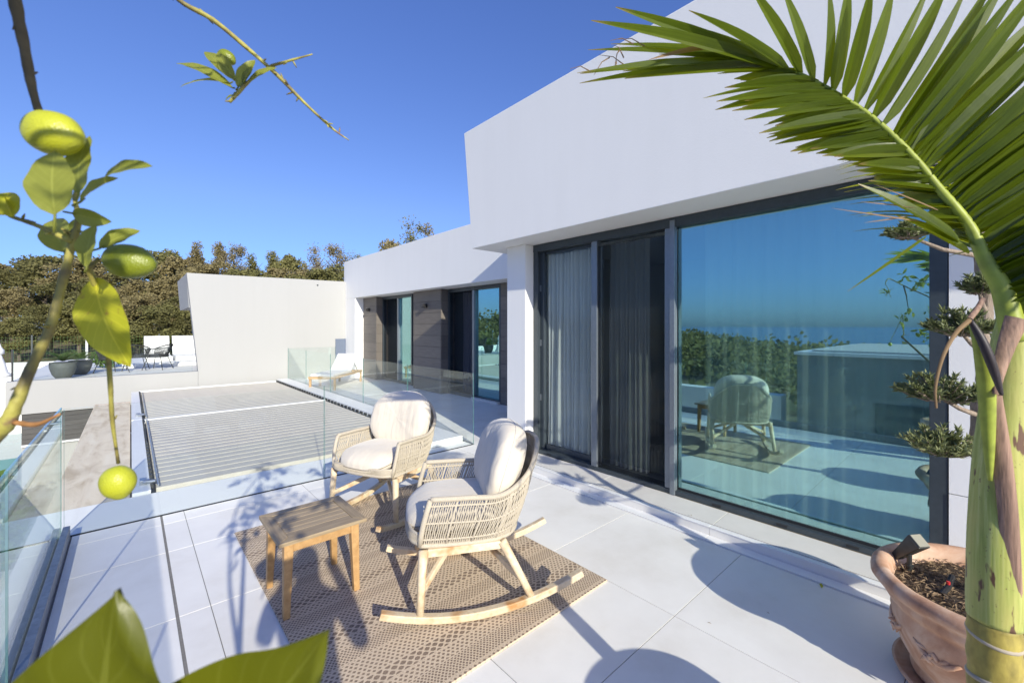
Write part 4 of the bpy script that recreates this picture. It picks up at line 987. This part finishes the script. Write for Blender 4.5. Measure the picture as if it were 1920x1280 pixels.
def olive_leaf(m, p, d, L, wd_):
    d = d.normalized(); s_ = d.cross(Vector((rnd.uniform(-1, 1), rnd.uniform(-1, 1), rnd.uniform(-1, 1))))
    if s_.length < 1e-4: return
    s_.normalize(); u_ = s_.cross(d) * L * .06
    m.add([p, p + d * L * .35 + s_ * wd_ + u_, p + d * L, p + d * L * .35 - s_ * wd_ + u_, p + d * L * .5], [(0, 4, 1), (1, 4, 2), (0, 3, 4), (3, 2, 4)])
for i, (px, py, d, rx, rz_) in enumerate(pads):
    c = ow(px, py, d); m = MB(); b_ = MB(); st = min(tp, key=lambda q: (q - c - Vector((0, 0, -.1))).length)
    b_.tube([st, st.lerp(c, .5) + Vector((0, 0, -.03)), c + Vector((0, 0, -rz_ * .4))], [.013, .010, .006], 7)
    for k in range(46):
        a = rnd.uniform(0, 6.283); q = math.sqrt(rnd.random()); tip = c + Vector((rx * q * math.cos(a), rx * q * math.sin(a), rz_ * (1 - q * q) * rnd.uniform(.2, 1.0) - .2 * rz_))
        root = c + (tip - c) * .25 + Vector((0, 0, -rz_ * .6)); b_.tube([root, root.lerp(tip, .6) + Vector((0, 0, -.005)), tip], [.0035, .0025, .0012], 4)
        for z in range(42):
            u = rnd.uniform(.15, 1.06); p = root.lerp(tip, u); dv = (tip - root).normalized() * .7 + Vector((rnd.uniform(-1, 1), rnd.uniform(-1, 1), rnd.uniform(-.5, 1)))
            olive_leaf(m, p, dv, rnd.uniform(.020, .038), .0052)
    b_.build('branch', M['olive_bark'], ol, smooth=True); o = m.build('foliage', M['olive_leaf'], ol); o['kind'] = 'stuff'

# ------------------------------------------------------------------ palm
PLX, PLY = 1.515, -.015
pp2 = thing('palm_pot', 'terracotta pot of the big palm, standing just below the right edge of the view', 'pot', (PLX, PLY, 0))
m = MB(); m.lathe([(0, 0), (.22, 0), (.25, .05), (.30, .2), (.32, .34), (.345, .40), (.355, .44), (.345, .47), (.31, .47), (.29, .43), (.28, .38)], n=48); m.build('pot_body', M['terracotta'], pp2, smooth=True)
m = MB(); m.lathe([(0, .40), (.283, .39)], n=30); m.build('soil', M['soil'], pp2)
palm = thing('palm_tree', 'potted palm with green crownshaft and one huge arching frond at the right', 'palm', (PLX, PLY, .39))
O = Vector((PLX, PLY, .39))
def lw(px, py, d): return W(px, py, d) - O
tr = [Vector((0, 0, 0)), lw(1866, 1340, 1.0), lw(1864, 1230, 1.0), lw(1864, 1160, 1.0)]
m = MB(); m.tube(smoothpath(tr, 8), [.0455 + .0015 * math.sin(k * 1.3) for k in range(25)], 28); m.build('trunk', M['palm_trunk'], palm, smooth=True)
for py, tl in ((1192, .007), (1268, -.006)):
    c = lw(1864, py, 1.0); m = MB(); m.tube([c + Vector((.0425 * math.cos(a), .0425 * math.sin(a), tl * math.cos(a - 1.0))) for a in [R(q * 12) for q in range(31)]], .0058, 10, False); m.build('leaf_scar', M['palm_ring'], palm, smooth=True)
sh = smoothpath([lw(1864, 1162, 1.0), lw(1866, 1120, 1.0), lw(1868, 1000, 1.0), lw(1876, 860, 1.0), lw(1890, 740, 1.0), lw(1900, 640, 1.0), lw(1903, 590, 1.0)], 6)
rr = [.0465, .049, .048, .046, .043, .036, .026]
m = MB(); n_ = len(sh); m.tube(sh, [at([Vector((r_, 0, 0)) for r_ in rr], k / (n_ - 1)).x for k in range(n_)], 32); m.build('crownshaft', M['shaft'], palm, smooth=True)
# old sheath: long dry strip wrapping down the shaft and a folded stub
def strip(pts, wds, nrm, thick, name, mat, par, curl=.25, smooth=True):
    m = MB(); n_ = len(pts); vs = []; K = 8
    for i, p in enumerate(pts):
        d = (pts[min(i + 1, n_ - 1)] - pts[max(i - 1, 0)]).normalized(); s_ = d.cross(nrm).normalized(); u_ = s_.cross(d)
        for sg in (1, -1):
            for k in range(K + 1):
                q = (k / K - .5) * 2
                if sg < 0: q = -q
                vs.append(p + s_ * q * wds[i] - u_ * (q * q) * wds[i] * curl * 2 + u_ * sg * thick / 2)
    L = 2 * (K + 1)
    m.add(vs, [(i * L + k, i * L + (k + 1) % L, (i + 1) * L + (k + 1) % L, (i + 1) * L + k) for i in range(n_ - 1) for k in range(L)])
    return m.build(name, M[mat], par, smooth=smooth)
view = (-Vector((S, C, 0)) - Vector((.3, -.2, 0)) * .0)
strip(smoothpath([lw(1870, 690, .94), lw(1878, 760, .942), lw(1892, 850, .945), lw(1905, 960, .947), lw(1912, 1080, .950), lw(1916, 1150, .955)], 6), [.007 + .013 * min(1, k / 8) for k in range(31)], view, .002, 'dry_sheath', 'sheath', palm, .45)
m = MB(); m.tube(smoothpath([lw(1856, 900, .965), lw(1853, 820, .955), lw(1850, 740, .945), lw(1846, 690, .935), lw(1836, 640, .93), lw(1820, 602, .94)], 5), [.002 + .013 * math.sin(math.pi * min(1, k / 25 * .95 + .02)) ** .7 for k in range(26)], 12); m.build('old_petiole', M['rachis'], palm, smooth=True)
m = MB(); m.tube(smoothpath([lw(1878, 740, .912), lw(1862, 690, .905), lw(1842, 640, .91), lw(1818, 598, .925)], 5), [.002 + .0065 * math.sin(math.pi * (k + .5) / 16.5) ** .7 for k in range(16)], 10); m.build('black_fold', M['sheath_dark'], palm, smooth=True)
strip(smoothpath([lw(1822, 600, .92), lw(1795, 625, .91), lw(1770, 670, .90), lw(1756, 725, .90), lw(1757, 765, .90)], 6), [.0045 * (1 - .75 * k / 24) + .001 for k in range(25)], view, .001, 'dry_strip', 'palm_dry', palm, .4)
strip(smoothpath([lw(1822, 598, .93), lw(1836, 580, .94), lw(1848, 560, .95)], 5), [.006] * 11, view, .002, 'dry_strip', 'sheath', palm, .4)
strip(smoothpath([lw(1924, 600, .93), lw(1900, 650, .93), lw(1880, 705, .925), lw(1872, 740, .92)], 5), [.022 * (1 - k / 18) + .003 for k in range(16)], view, .002, 'dry_sheath', 'sheath', palm, .4)

def leaflet_obj(base, tip, wd_, up, par, mat='palm_leaf', sag=.06, fold=.55, split=False):
    L = (tip - base).length; d = (tip - base).normalized(); s_ = d.cross(up)
    if s_.length < 1e-3: s_ = d.cross(Vector((1, 0, 0)))
    s_.normalize(); u_ = s_.cross(d).normalized(); N = 9; vs = []; uvs = []
    for i in range(N + 1):
        t = i / N; c = base + d * L * t + Vector((0, 0, -1)) * sag * L * t * t * 1.0 + u_ * .02 * L * math.sin(math.pi * t)
        wv = wd_ * (min(1, .35 + t * 5.0)) * (1 - max(0, (t - .45) / .55) ** 1.6 * .93)
        vs += [c - s_ * wv + u_ * wv * fold, c, c + s_ * wv + u_ * wv * fold]; uvs += [(0, t), (.5, t), (1, t)]
    m = MB(); m.add(vs, [f for i in range(N) for f in ((3 * i, 3 * i + 1, 3 * i + 4, 3 * i + 3), (3 * i + 1, 3 * i + 2, 3 * i + 5, 3 * i + 4))], uvs)
    return m.build('leaflet', M[mat], par, smooth=False)
def c8(x, y): return (1060 + x / 2.2326, y / 2.2326)
def frond(rpts, radii, rows, seed=1):
    rp = smoothpath(rpts, 8); n_ = len(rp); m = MB(); m.tube(rp, [at([Vector((r_, 0, 0)) for r_ in radii], k / (n_ - 1)).x for k in range(n_)], 12)
    f = m.build('frond', M['rachis'], palm, smooth=True); return f, rp
rac = [lw(1903, 640, .985), lw(1880, 545, 1.0), lw(1848, 490, 1.02), lw(1821, 430, 1.04), lw(1790, 388, 1.05), lw(1759, 352, 1.07), lw(1722, 306, 1.09), lw(1687, 268, 1.11), lw(1652, 235, 1.13), lw(1620, 209, 1.15), lw(1585, 186, 1.17), lw(1553, 166, 1.19), lw(1515, 146, 1.21), lw(1476, 131, 1.23), lw(1430, 122, 1.25), lw(1380, 118, 1.27)]
f1, rp1 = frond(rac, [.024, .019, .0145, .0115, .0105, .0095, .0085, .0078, .007, .0064, .0058, .0052, .0046, .004, .0034, .0026], None)
def rp_at(xpix):   # point of rachis at a given photo x
    best = min(rp1, key=lambda q: abs(pix(q + O)[0] - xpix)); i = rp1.index(best)
    return rp1[i]
rnd = random.Random(9)
toV = -Vector((S, C, 0))
# upper / right hand leaflets: (base c8 x, tip c8 x, tip c8 y)
upper = [(860, 110, 90), (880, 205, 42), (905, 350, 62), (930, 505, 45), (985, 740, -60), (1035, 920, -70), (1078, 1100, -90), (1120, 1165, -100), (1165, 1275, -100), (1210, 1400, -80), (1250, 1520, -90), (1290, 1600, -100), (1325, 1700, -90), (1370, 1830, -110),
         (1400, 1920, -110), (1430, 2010, -60), (1460, 2100, 10), (1490, 2120, 60), (1515, 2160, 130), (1540, 2180, 190), (1565, 2200, 250), (1590, 2220, 320), (1615, 2230, 380), (1640, 2240, 440), (1660, 2250, 500), (1680, 2250, 560), (1700, 2250, 620), (1720, 2250, 680), (1740, 2250, 740), (1755, 2250, 800), (1770, 2240, 860), (1785, 2230, 920), (1800, 2200, 985), (1815, 2180, 1040), (1830, 2160, 1090), (1840, 2120, 1140), (1850, 2080, 1190)]
ups = []
for a, b in zip(upper[:-1], upper[1:]):
    ups.append(a)
    if a[0] >= 1370: ups.append(tuple((x + y) / 2 for x, y in zip(a, b)))
ups.append(upper[-1])
for i, (bx, tx, ty) in enumerate(ups):
    base = rp_at(1060 + bx / 2.2326); db = pix(base + O)[2]; tx += rnd.uniform(-25, 25); ty += rnd.uniform(-18, 18)
    q = c8(tx, ty); dd = db + rnd.uniform(-.06, .03) - (.04 if bx > 1000 else -.02)
    tip = W(q[0], q[1], dd) - O; L = (tip - base).length
    leaflet_obj(base, tip, rnd.uniform(.014, .0205) * (1 if bx < 1300 else 1.12), toV + Vector((rnd.uniform(-.45, .45), rnd.uniform(-.45, .45), rnd.uniform(-.2, .2))), f1, sag=rnd.uniform(.0, .03), fold=rnd.uniform(.35, .8))
lower = [(820, 30, 295), (835, 110, 215), (850, 75, 330), (865, 170, 185), (880, 250, 330), (800, 250, 290), (900, 380, 215), (700, 60, 300), (960, 650, 318), (1000, 735, 358), (1040, 760, 330), (1075, 575, 405), (1105, 650, 455), (1130, 700, 425), (1160, 765, 420), (1190, 700, 465), (1215, 830, 520), (1240, 870, 520), (1265, 810, 558), (1290, 870, 590), (1315, 860, 560), (1340, 935, 632), (1365, 980, 625), (1385, 1040, 640), (1405, 1080, 640), (1430, 1110, 655), (1450, 1160, 668), (1475, 1190, 690), (1500, 1220, 690), (1520, 1230, 712), (1540, 1280, 740), (1560, 1290, 745), (1580, 1330, 790), (1600, 1370, 820), (1625, 1410, 850), (1650, 1450, 880), (1670, 1500, 910), (1690, 1520, 930), (1710, 1560, 960), (1730, 1580, 985), (1745, 1600, 1000)]
los = []
for a, b in zip(lower[:-1], lower[1:]):
    los.append(a)
    if a[0] >= 960: los.append(tuple((x + y) / 2 for x, y in zip(a, b)))
los.append(lower[-1])
for i, (bx, tx, ty) in enumerate(los):
    base = rp_at(1060 + bx / 2.2326); db = pix(base + O)[2]; tx += rnd.uniform(-22, 22); ty += rnd.uniform(-10, 10)
    q = c8(tx, ty); dd = db + rnd.uniform(.0, .10) + .03; tip = W(q[0], q[1], dd) - O
    leaflet_obj(base, tip, rnd.uniform(.013, .018), toV + Vector((rnd.uniform(-.5, .5), rnd.uniform(-.5, .5), rnd.uniform(.0, .5))), f1, sag=rnd.uniform(.0, .02), fold=rnd.uniform(.3, .8))
# dry frayed threads at the tip
for k in range(9):
    a = c8(rnd.uniform(90, 420), rnd.uniform(180, 320)); b = (a[0] + rnd.uniform(-55, 10), a[1] + rnd.uniform(-25, 40)); d = 1.28
    pts = [W(a[0], a[1], d) - O, W((a[0] + b[0]) / 2, (a[1] + b[1]) / 2 - 8, d) - O, W(b[0], b[1], d) - O]
    m = MB(); m.tube(pts, [.0022, .0014, .0006], 4); m.build('dry_thread', M['palm_dry'], f1)
leaflet_obj(W(*c8(690, 190), 1.25) - O, W(*c8(350, 230), 1.24) - O, .008, toV, f1, 'palm_dry')
# short young leaflets low on the left of the petiole
for (ax_, ay), (bx, by), wd_, mt in (((1640, 1000), (1225, 770), .016, 'palm_leaf'), ((1500, 930), (1110, 893), .002, 'palm_dry'), ((1480, 870), (1235, 858), .002, 'palm_dry'), ((1440, 905), (1250, 943), .0018, 'palm_dry'), ((1510, 990), (1180, 1220), .0035, 'palm_leaf'), ((1650, 1010), (1330, 830), .010, 'palm_leaf'), ((1640, 1020), (1380, 900), .012, 'palm_leaf'), ((1560, 880), (1300, 790), .002, 'palm_dry'), ((1690, 1060), (1500, 960), .012, 'palm_leaf')):
    leaflet_obj(W(*c8(ax_, ay), 1.03) - O, W(*c8(bx, by), 1.04) - O, wd_, toV + Vector((.2, .1, .3)), f1, mt, sag=.0 if mt == 'palm_leaf' else -.06, fold=.4)
# other fronds of the crown leaving the view to the right and up
def plain_frond(az, el, L, seed, droop=.5):
    rnd2 = random.Random(seed); st = lw(1903, 640, 1.0); pts = []
    for q in range(12):
        u = q / 11; r_ = L * u * math.cos(el); pts.append(st + Vector((r_ * math.cos(az), r_ * math.sin(az), L * u * math.sin(el) - droop * L * u * u)))
    m = MB(); m.tube(pts, [.02 * (1 - q / 11.5) + .003 for q in range(12)], 10); f = m.build('frond', M['rachis'], palm, smooth=True)
    sd = Vector((-math.sin(az), math.cos(az), 0))
    for k in range(34):
        u = .18 + .8 * k / 34; p = at(pts, u); d = (at(pts, min(1, u + .03)) - at(pts, u - .03)).normalized(); l = .42 * math.sin(math.pi * (.15 + .75 * u)) + .08
        for sg in (-1, 1): leaflet_obj(p, p + (sd * sg * .85 + d * .6 + Vector((0, 0, .15 - .1 * rnd2.random()))).normalized() * l, .013, Vector((0, 0, 1)), f, sag=.25, fold=.4)
bx_az = math.atan2(-S, C)      # camera-right direction
plain_frond(bx_az + .15, 1.0, 1.2, 1, .55)
plain_frond(bx_az + .75, 1.25, 1.3, 2, .45)
plain_frond(bx_az - .9, 1.05, 1.2, 3, .5)

# ------------------------------------------------------------------ lemon tree
LT = Vector((-.12, .36, 0))
lpot = thing('lemon_pot', 'terracotta pot of the lemon tree, standing below the left edge of the view', 'pot', LT)
m = MB(); m.lathe([(0, 0), (.18, 0), (.20, .04), (.24, .2), (.25, .36), (.27, .40), (.27, .44), (.25, .46), (.225, .45), (.215, .40)], n=40); m.build('pot_body', M['terracotta'], lpot, smooth=True)
m = MB(); m.lathe([(0, .41), (.218, .40)], n=24); m.build('soil', M['soil'], lpot)
lem = thing('lemon_tree', 'potted lemon tree whose branches, leaves and lemons frame the left of the view', 'tree', LT + Vector((0, 0, .40)))
O2 = LT + Vector((0, 0, .40))
def l2(px, py, d): return W(px, py, d) - O2
def branch(pts, radii, mat='twig', n=9, thorns=0, seed=0, name='branch', k=5):
    p = smoothpath(pts, k); nn = len(p); rr = [at([Vector((r_, 0, 0)) for r_ in radii], i / (nn - 1)).x for i in range(nn)]
    r2 = random.Random(seed + 5); rr = [r_ * (1 + r2.uniform(-.10, .10)) for r_ in rr]
    m = MB(); m.tube(p, rr, n)
    for _ in range(thorns):
        i = r2.randrange(1, nn - 1); a = Vector((r2.uniform(-1, 1), r2.uniform(-1, 1), r2.uniform(-1, 1))).normalized(); l = r2.uniform(.006, .016)
        m.tube([p[i], p[i] + a * (rr[i] + l * .5), p[i] + a * (rr[i] + l)], [rr[i] * .55, .0016, .0006], 5)
        m.tube([p[i], p[i] + a * rr[i] * .9, p[i] + a * (rr[i] * 1.35)], [rr[i] * .8, rr[i] * .6, rr[i] * .15], 7)
    return m.build(name, M[mat], lem, smooth=True)
sk = l2(-30, 830, .52)
trunkp = [Vector((0, 0, 0)), Vector((.0, -.01, .35)), Vector((-.02, .03, .62)), sk]
branch(trunkp, [.022, .018, .014, .012], 'twig_dark', 12, name='trunk')
branch([sk, l2(8, 800, .52), l2(28, 762, .52), l2(58, 690, .53), l2(95, 612, .54), l2(118, 525, .55), l2(135, 460, .555), l2(147, 418, .56), l2(150, 390, .56)], [.011, .0088, .0066, .0056, .0050, .0047, .0044, .0037, .0026], 'twig', 14, 7, 1)
branch([l2(28, 792, .52), l2(70, 795, .51), l2(113, 776, .50)], [.0035, .003, .0014], 'twig_dry', 8, 0, 2)
branch([l2(18, 405, .55), l2(75, 425, .55), l2(132, 452, .55)], [.0022, .003, .0035], 'twig', 8, 4, 3)
branch([l2(22, -60, .5), l2(28, 0, .5), l2(47, 95, .5), l2(60, 165, .5), l2(74, 214, .5)], [.0062, .006, .0052, .0044, .0036], 'twig_dark', 10, 6, 4)
branch([l2(150, 455, .56), l2(166, 505, .58), l2(186, 560, .60), l2(200, 640, .62), l2(207, 720, .64), l2(211, 790, .66), l2(222, 868, .68)], [.0034, .0036, .0034, .0035, .0032, .0027, .0024], 'twig', 9, 8, 5)
branch([l2(160, 500, .55), l2(172, 498, .555), l2(186, 484, .56)], [.003, .003, .002], 'twig', 7, 1, 6)
branch([l2(147, 400, .56), l2(140, 370, .57), l2(150, 345, .57)], [.003, .0025, .002], 'twig', 7, 0, 7)
branch([l2(290, -60, .74), l2(335, 0, .76), l2(400, 38, .78), l2(470, 96, .80), l2(522, 143, .82), l2(570, 192, .84), l2(622, 240, .86), l2(654, 263, .87)], [.0046, .0042, .0045, .0038, .0036, .0027, .0022, .0011], 'twig', 9, 16, 8)
branch([l2(508, 124, .81), l2(540, 115, .81), l2(586, 102, .81)], [.0028, .0024, .0012], 'twig', 7, 4, 9)
branch([l2(508, 124, .81), l2(470, 150, .80), l2(443, 178, .80), l2(430, 192, .80)], [.002, .0028, .0035, .003], 'twig', 7, 4, 10)
# upper limbs of the tree outside the view
top0 = Vector((-.22, .10, 1.9)); 
branch([trunkp[2], Vector((-.18, -.02, 1.1)), top0 - Vector((0, 0, .3)), l2(22, -260, .52)], [.012, .010, .008, .0075], 'twig_dark', 9, 3, 11)
branch([l2(22, -260, .52), l2(22, -60, .5)], [.0078, .0075], 'twig_dark', 9, 0, 12, k=3)
branch([l2(22, -260, .52), l2(150, -200, .66), l2(290, -60, .74)], [.0075, .007, .0065], 'twig', 9, 3, 13)

def leaf(base, tip, wd_, up=None, mat='lemon_leaf', curl=.15, fold=.25, name='leaf', petiole=.0, round_=.9, twist=0, te=.72, N=12):
    up = up or toV; L = (tip - base).length; d = (tip - base).normalized(); s_ = d.cross(up).normalized(); u_ = s_.cross(d).normalized(); K = 4; vs = []; uvs = []; rr_ = random.Random(int(L * 1e6) % 9973)
    for i in range(N + 1):
        t = i / N; c = base + d * L * t + u_ * (curl * L * (math.sin(math.pi * t) * .35 - t * t * .4))
        wv = wd_ * max(.012, math.sin(math.pi * (t ** round_)) ** te) * (1 if t < 1 else 0)
        tw = twist * (t - .3); sv = s_ * math.cos(tw) + u_ * math.sin(tw); uv_ = u_ * math.cos(tw) - s_ * math.sin(tw)
        for k in range(2 * K + 1):
            q = k / K - 1; wave = .05 * wd_ * math.sin(t * 17 + k) * abs(q)
            vs.append(c + sv * q * wv + uv_ * (abs(q) ** 1.3 * wv * fold + wave)); uvs.append((k / (2 * K), t))
    m = MB(); R_ = 2 * K + 1; m.add(vs, [(i * R_ + k, i * R_ + k + 1, (i + 1) * R_ + k + 1, (i + 1) * R_ + k) for i in range(N) for k in range(R_ - 1)], uvs)
    if petiole: m.tube([base - d * petiole + u_ * .002, base, base + d * L * .15], [.0013, .0014, .0008], 6)
    return m.build(name, M[mat], lem, smooth=True)
def ll(bx, by, tx, ty, wpx, d, dd=0.0, up=(0, 0, 0), **k):
    return leaf(l2(bx, by, d), l2(tx, ty, d + dd), wpx * d / FOC / 2, (toV + Vector(up)).normalized(), **k)
def lemon_at(px, py, d, rpx, rpy, mat, ang=0, par=None, stem=None):
    m = MB(); n1, n2 = 28, 36; rx, ry = rpx * d / FOC, rpy * d / FOC; vs = []
    X = Vector((C, -S, 0)); Z = Vector((0, 0, 1)); Yd = Vector((S, C, 0)); a = R(ang); A = X * math.cos(a) + Z * math.sin(a); Bv = -X * math.sin(a) + Z * math.cos(a)
    for i in range(n1 + 1):
        t = -math.pi / 2 + math.pi * i / n1; ax_ = math.sin(t); r_ = math.cos(t) ** .92; tipb = .10 * max(0, ax_ - .86) / .14 if ax_ > .86 else 0
        for j in range(n2):
            ph = 2 * math.pi * j / n2; q = 1 + .012 * math.sin(3 * ph + i * .4); vs.append((A * (ax_ + tipb) * rx + Bv * r_ * math.cos(ph) * ry * q + Yd * r_ * math.sin(ph) * min(rx, ry) * .85 * q))
    m.add(vs, [(i * n2 + j, i * n2 + (j + 1) % n2, (i + 1) * n2 + (j + 1) % n2, (i + 1) * n2 + j) for i in range(n1) for j in range(n2)])
    return m.build('lemon', M[mat], lem, smooth=True, loc=l2(px, py, d))
lemon_at(100, 250, .50, 50, 40, 'lemon', -12)
lemon_at(242, 490, .565, 45, 32, 'lemon_green', -10)
lemon_at(221, 903, .68, 30, 29, 'lemon', -75)
ll(103, 404, 98, 281, 88, .475, up=(.1, 0, .0), petiole=.02, fold=.12, curl=.1)
ll(148, 364, 160, 252, 66, .52, up=(-.2, .1, 0), petiole=.01, fold=.15)
ll(150, 379, 216, 330, 40, .55, up=(.2, 0, .8), petiole=.01, fold=.3)
ll(196, 333, 279, 306, 36, .55, -.02, up=(0, 0, .6), fold=.3)
ll(136, 400, 205, 416, 33, .55, up=(.1, 0, -.3), petiole=.01)
ll(122, 474, 98, 405, 52, .58, .03, up=(.3, 0, .2), petiole=.01)
ll(163, 502, 174, 420, 44, .54, up=(-.2, 0, .1), petiole=.006, round_=1.0)
ll(186, 466, 260, 429, 40, .56, .02, up=(.1, 0, .5), petiole=.008)
ll(24, 408, 10, 356, 46, .53, up=(.4, 0, .3), mat='lemon_leaf_yellow', curl=.5, fold=.5)
ll(28, 400, 2, 372, 40, .53, up=(-.4, .3, .3), mat='lemon_leaf_yellow', curl=.4, fold=.4)
ll(178, 520, 232, 686, 82, .595, -.02, up=(.15, 0, .1), mat='lemon_leaf_yellow', petiole=.012, curl=.2, fold=.22, round_=.88)
ll(118, 470, 140, 430, 28, .57, up=(-.3, 0, .4)); ll(133, 440, 155, 405, 20, .57, up=(.3, .2, .2))
for bx, by, tx, ty, wp_, up in ((436, 165, 327, 110, 26, (.1, 0, .9)), (432, 156, 334, 156, 18, (0, 0, 1.1)), (438, 150, 381, 91, 25, (.3, 0, .4)), (441, 150, 405, 96, 24, (-.3, 0, .2)), (446, 165, 476, 110, 26, (.2, 0, .3)), (455, 160, 470, 124, 16, (-.5, 0, .2)), (465, 155, 517, 124, 18, (.1, 0, .5)), (438, 178, 420, 190, 8, (0, 0, .5))):
    ll(bx, by, tx, ty, wp_, .80, rnd.uniform(-.02, .02), up=up, petiole=.006)
m = lemon_at(425, 108, .81, 17, 13, 'lemon_green', -35)
# two big leaves close to the lens at the bottom
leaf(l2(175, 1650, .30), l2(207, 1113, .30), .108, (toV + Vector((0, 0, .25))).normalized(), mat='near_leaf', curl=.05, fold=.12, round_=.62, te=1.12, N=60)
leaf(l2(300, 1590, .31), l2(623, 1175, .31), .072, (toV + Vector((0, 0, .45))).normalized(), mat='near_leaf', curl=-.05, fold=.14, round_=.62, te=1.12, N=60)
branch([l2(120, 1800, .34), l2(165, 1580, .30), l2(172, 1500, .30)], [.004, .003, .0015], 'twig', 7, 0, 21)
branch([l2(120, 1800, .34), l2(200, 1600, .31), l2(262, 1470, .31)], [.004, .003, .0015], 'twig', 7, 0, 22)
branch([trunkp[1], l2(120, 1800, .34)], [.006, .004], 'twig', 8, 0, 23, k=2) if False else None
# rest of the crown, above and to the left of the view
rnd = random.Random(41); cnt = 0
for c_i in range(16):
    for _ in range(60):
        c = LT + Vector((rnd.gauss(-.02, .30), rnd.gauss(.12, .32), rnd.uniform(1.45, 2.45)))
        if not inframe(c, 170) and (c - Vector((0, 0, 1.7))).length > .35 and c.x > -.75: break
    else: continue
    root = min(((-.18, -.02, 1.1), (-.22, .10, 1.6), (-.2, .25, 1.9)), key=lambda q: (Vector(q) - (c - O2)).length)
    mid = (Vector(root) + (c - O2)) / 2
    if inframe(mid + O2, 40): continue
    branch([Vector(root), mid + Vector((0, 0, .05)), c - O2], [.004, .003, .0015], 'twig', 6, 2, 60 + c_i, k=4)
    for _ in range(9):
        b = c + Vector((rnd.gauss(0, .03), rnd.gauss(0, .03), rnd.gauss(0, .03))); d = Vector((rnd.gauss(0, 1), rnd.gauss(0, 1), rnd.gauss(-.2, .7))).normalized(); tp_ = b + d * rnd.uniform(.06, .10)
        if inframe(tp_, 10) or inframe(b, 10): continue
        leaf(b - O2, tp_ - O2, rnd.uniform(.016, .026), Vector((rnd.gauss(0, 1), rnd.gauss(0, 1), rnd.gauss(.6, 1))).normalized(), petiole=.005)

# twigs of the same crown reaching back over the viewpoint; their shade dapples table and rug
for c_i, q in enumerate(((-.10, -.48, 2.16), (.10, -.62, 2.20), (.22, -.42, 2.22), (-.24, -.62, 2.10), (-.02, -.30, 2.30), (-.28, -.05, 2.12), (-.32, -.30, 2.25), (.30, -.75, 2.25))):
    c = Vector(q); root = Vector((-.22, .10, 1.62)); mid = (root + c - O2) / 2 + Vector((0, -.02, .12))
    branch([root, mid, c - O2], [.005, .003, .0015], 'twig', 6, 2, 90 + c_i, k=4)
    for _ in range(10):
        b = c + Vector((rnd.gauss(0, .05), rnd.gauss(0, .05), rnd.gauss(0, .03))); d = Vector((rnd.gauss(0, 1), rnd.gauss(0, 1), rnd.gauss(-.2, .5))).normalized(); tp_ = b + d * rnd.uniform(.06, .10)
        leaf(b - O2, tp_ - O2, rnd.uniform(.018, .026), Vector((rnd.gauss(0, 1), rnd.gauss(0, 1), rnd.gauss(.6, 1))).normalized(), petiole=.005)

# ------------------------------------------------------------------ person taking the picture, behind the viewpoint
def person():
    t = thing('person', 'person in dark clothes standing behind the viewpoint, arms raised', 'person', (.0, -.37, 0))
    J = {'pelvis': (0, 0, .95), 'waist': (0, 0, 1.12), 'chest': (0, 0, 1.36), 'neck': (0, .01, 1.52), 'head': (0, .03, 1.62), 'crown': (0, .02, 1.76)}
    P_ = [(0, 0, .95), (0, 0, 1.12), (0, 0, 1.36), (0, .01, 1.50), (0, .03, 1.60), (0, .03, 1.72)]; rad = [.135, .125, .145, .055, .085, .075]; E_ = [(0, 1), (1, 2), (2, 3), (3, 4), (4, 5)]
    def chain(start, pts, rs):
        last = start
        for p, r_ in zip(pts, rs): P_.append(p); rad.append(r_); E_.append((last, len(P_) - 1)); last = len(P_) - 1
    for s_ in (-1, 1):
        chain(0, [(.10 * s_, 0, .86), (.11 * s_, .02, .48), (.12 * s_, -.02, .08), (.13 * s_, .12, .03)], [.095, .062, .042, .038])
        chain(2, [(.19 * s_, 0, 1.42), (.25 * s_, .03, 1.22), (.19 * s_, .09, 1.42), (.10 * s_, .12, 1.60)], [.06, .047, .036, .03])
    me = bpy.data.meshes.new('body'); me.from_pydata(P_, E_, []); o = bpy.data.objects.new('body', me); COL.objects.link(o); o.parent = t
    sk_ = o.modifiers.new('skin', 'SKIN'); sk_.use_smooth_shade = True
    for i, r_ in enumerate(rad): me.skin_vertices[0].data[i].radius = (r_, r_ * (.75 if i in (0, 1, 2) else 1))
    me.skin_vertices[0].data[0].use_root = True
    o.modifiers.new('sub', 'SUBSURF').levels = 2; o.modifiers['sub'].render_levels = 2; me.materials.append(M['cloth_dark'])
    t.rotation_euler = (0, 0, -YAW); t.scale = (1.08, 1.08, 1.06)
person()

# small fallen leaves and specks on the tiles
for k, (px, py, a) in enumerate(((1540, 1098, .3), (1440, 1149, 1.2), (1330, 1168, 2.0), (1296, 983, .5))):
    p = W(px, py, FOC * H / (py - CY)); m = MB(); L = .035 if k == 0 else .012
    m.add([(-L, 0, .001), (0, .3 * L, .006), (L, 0, .002), (0, -.3 * L, .003)], [(0, 1, 2, 3)])
    o = m.build('fallen_leaf', M['lemon_leaf_yellow' if k == 0 else 'palm_dry'], loc=(p.x, p.y, .002 if k < 3 else .08)); o.rotation_euler = (0, 0, a)
    tag(o, ['yellow fallen leaf on the tiles near the window step', 'dark speck of dry leaf within the shadow of the pot', 'tiny dry leaf bit on sunlit tiles left of the pot shadow', 'tiny dry bit on the window sill'][k], 'leaf')
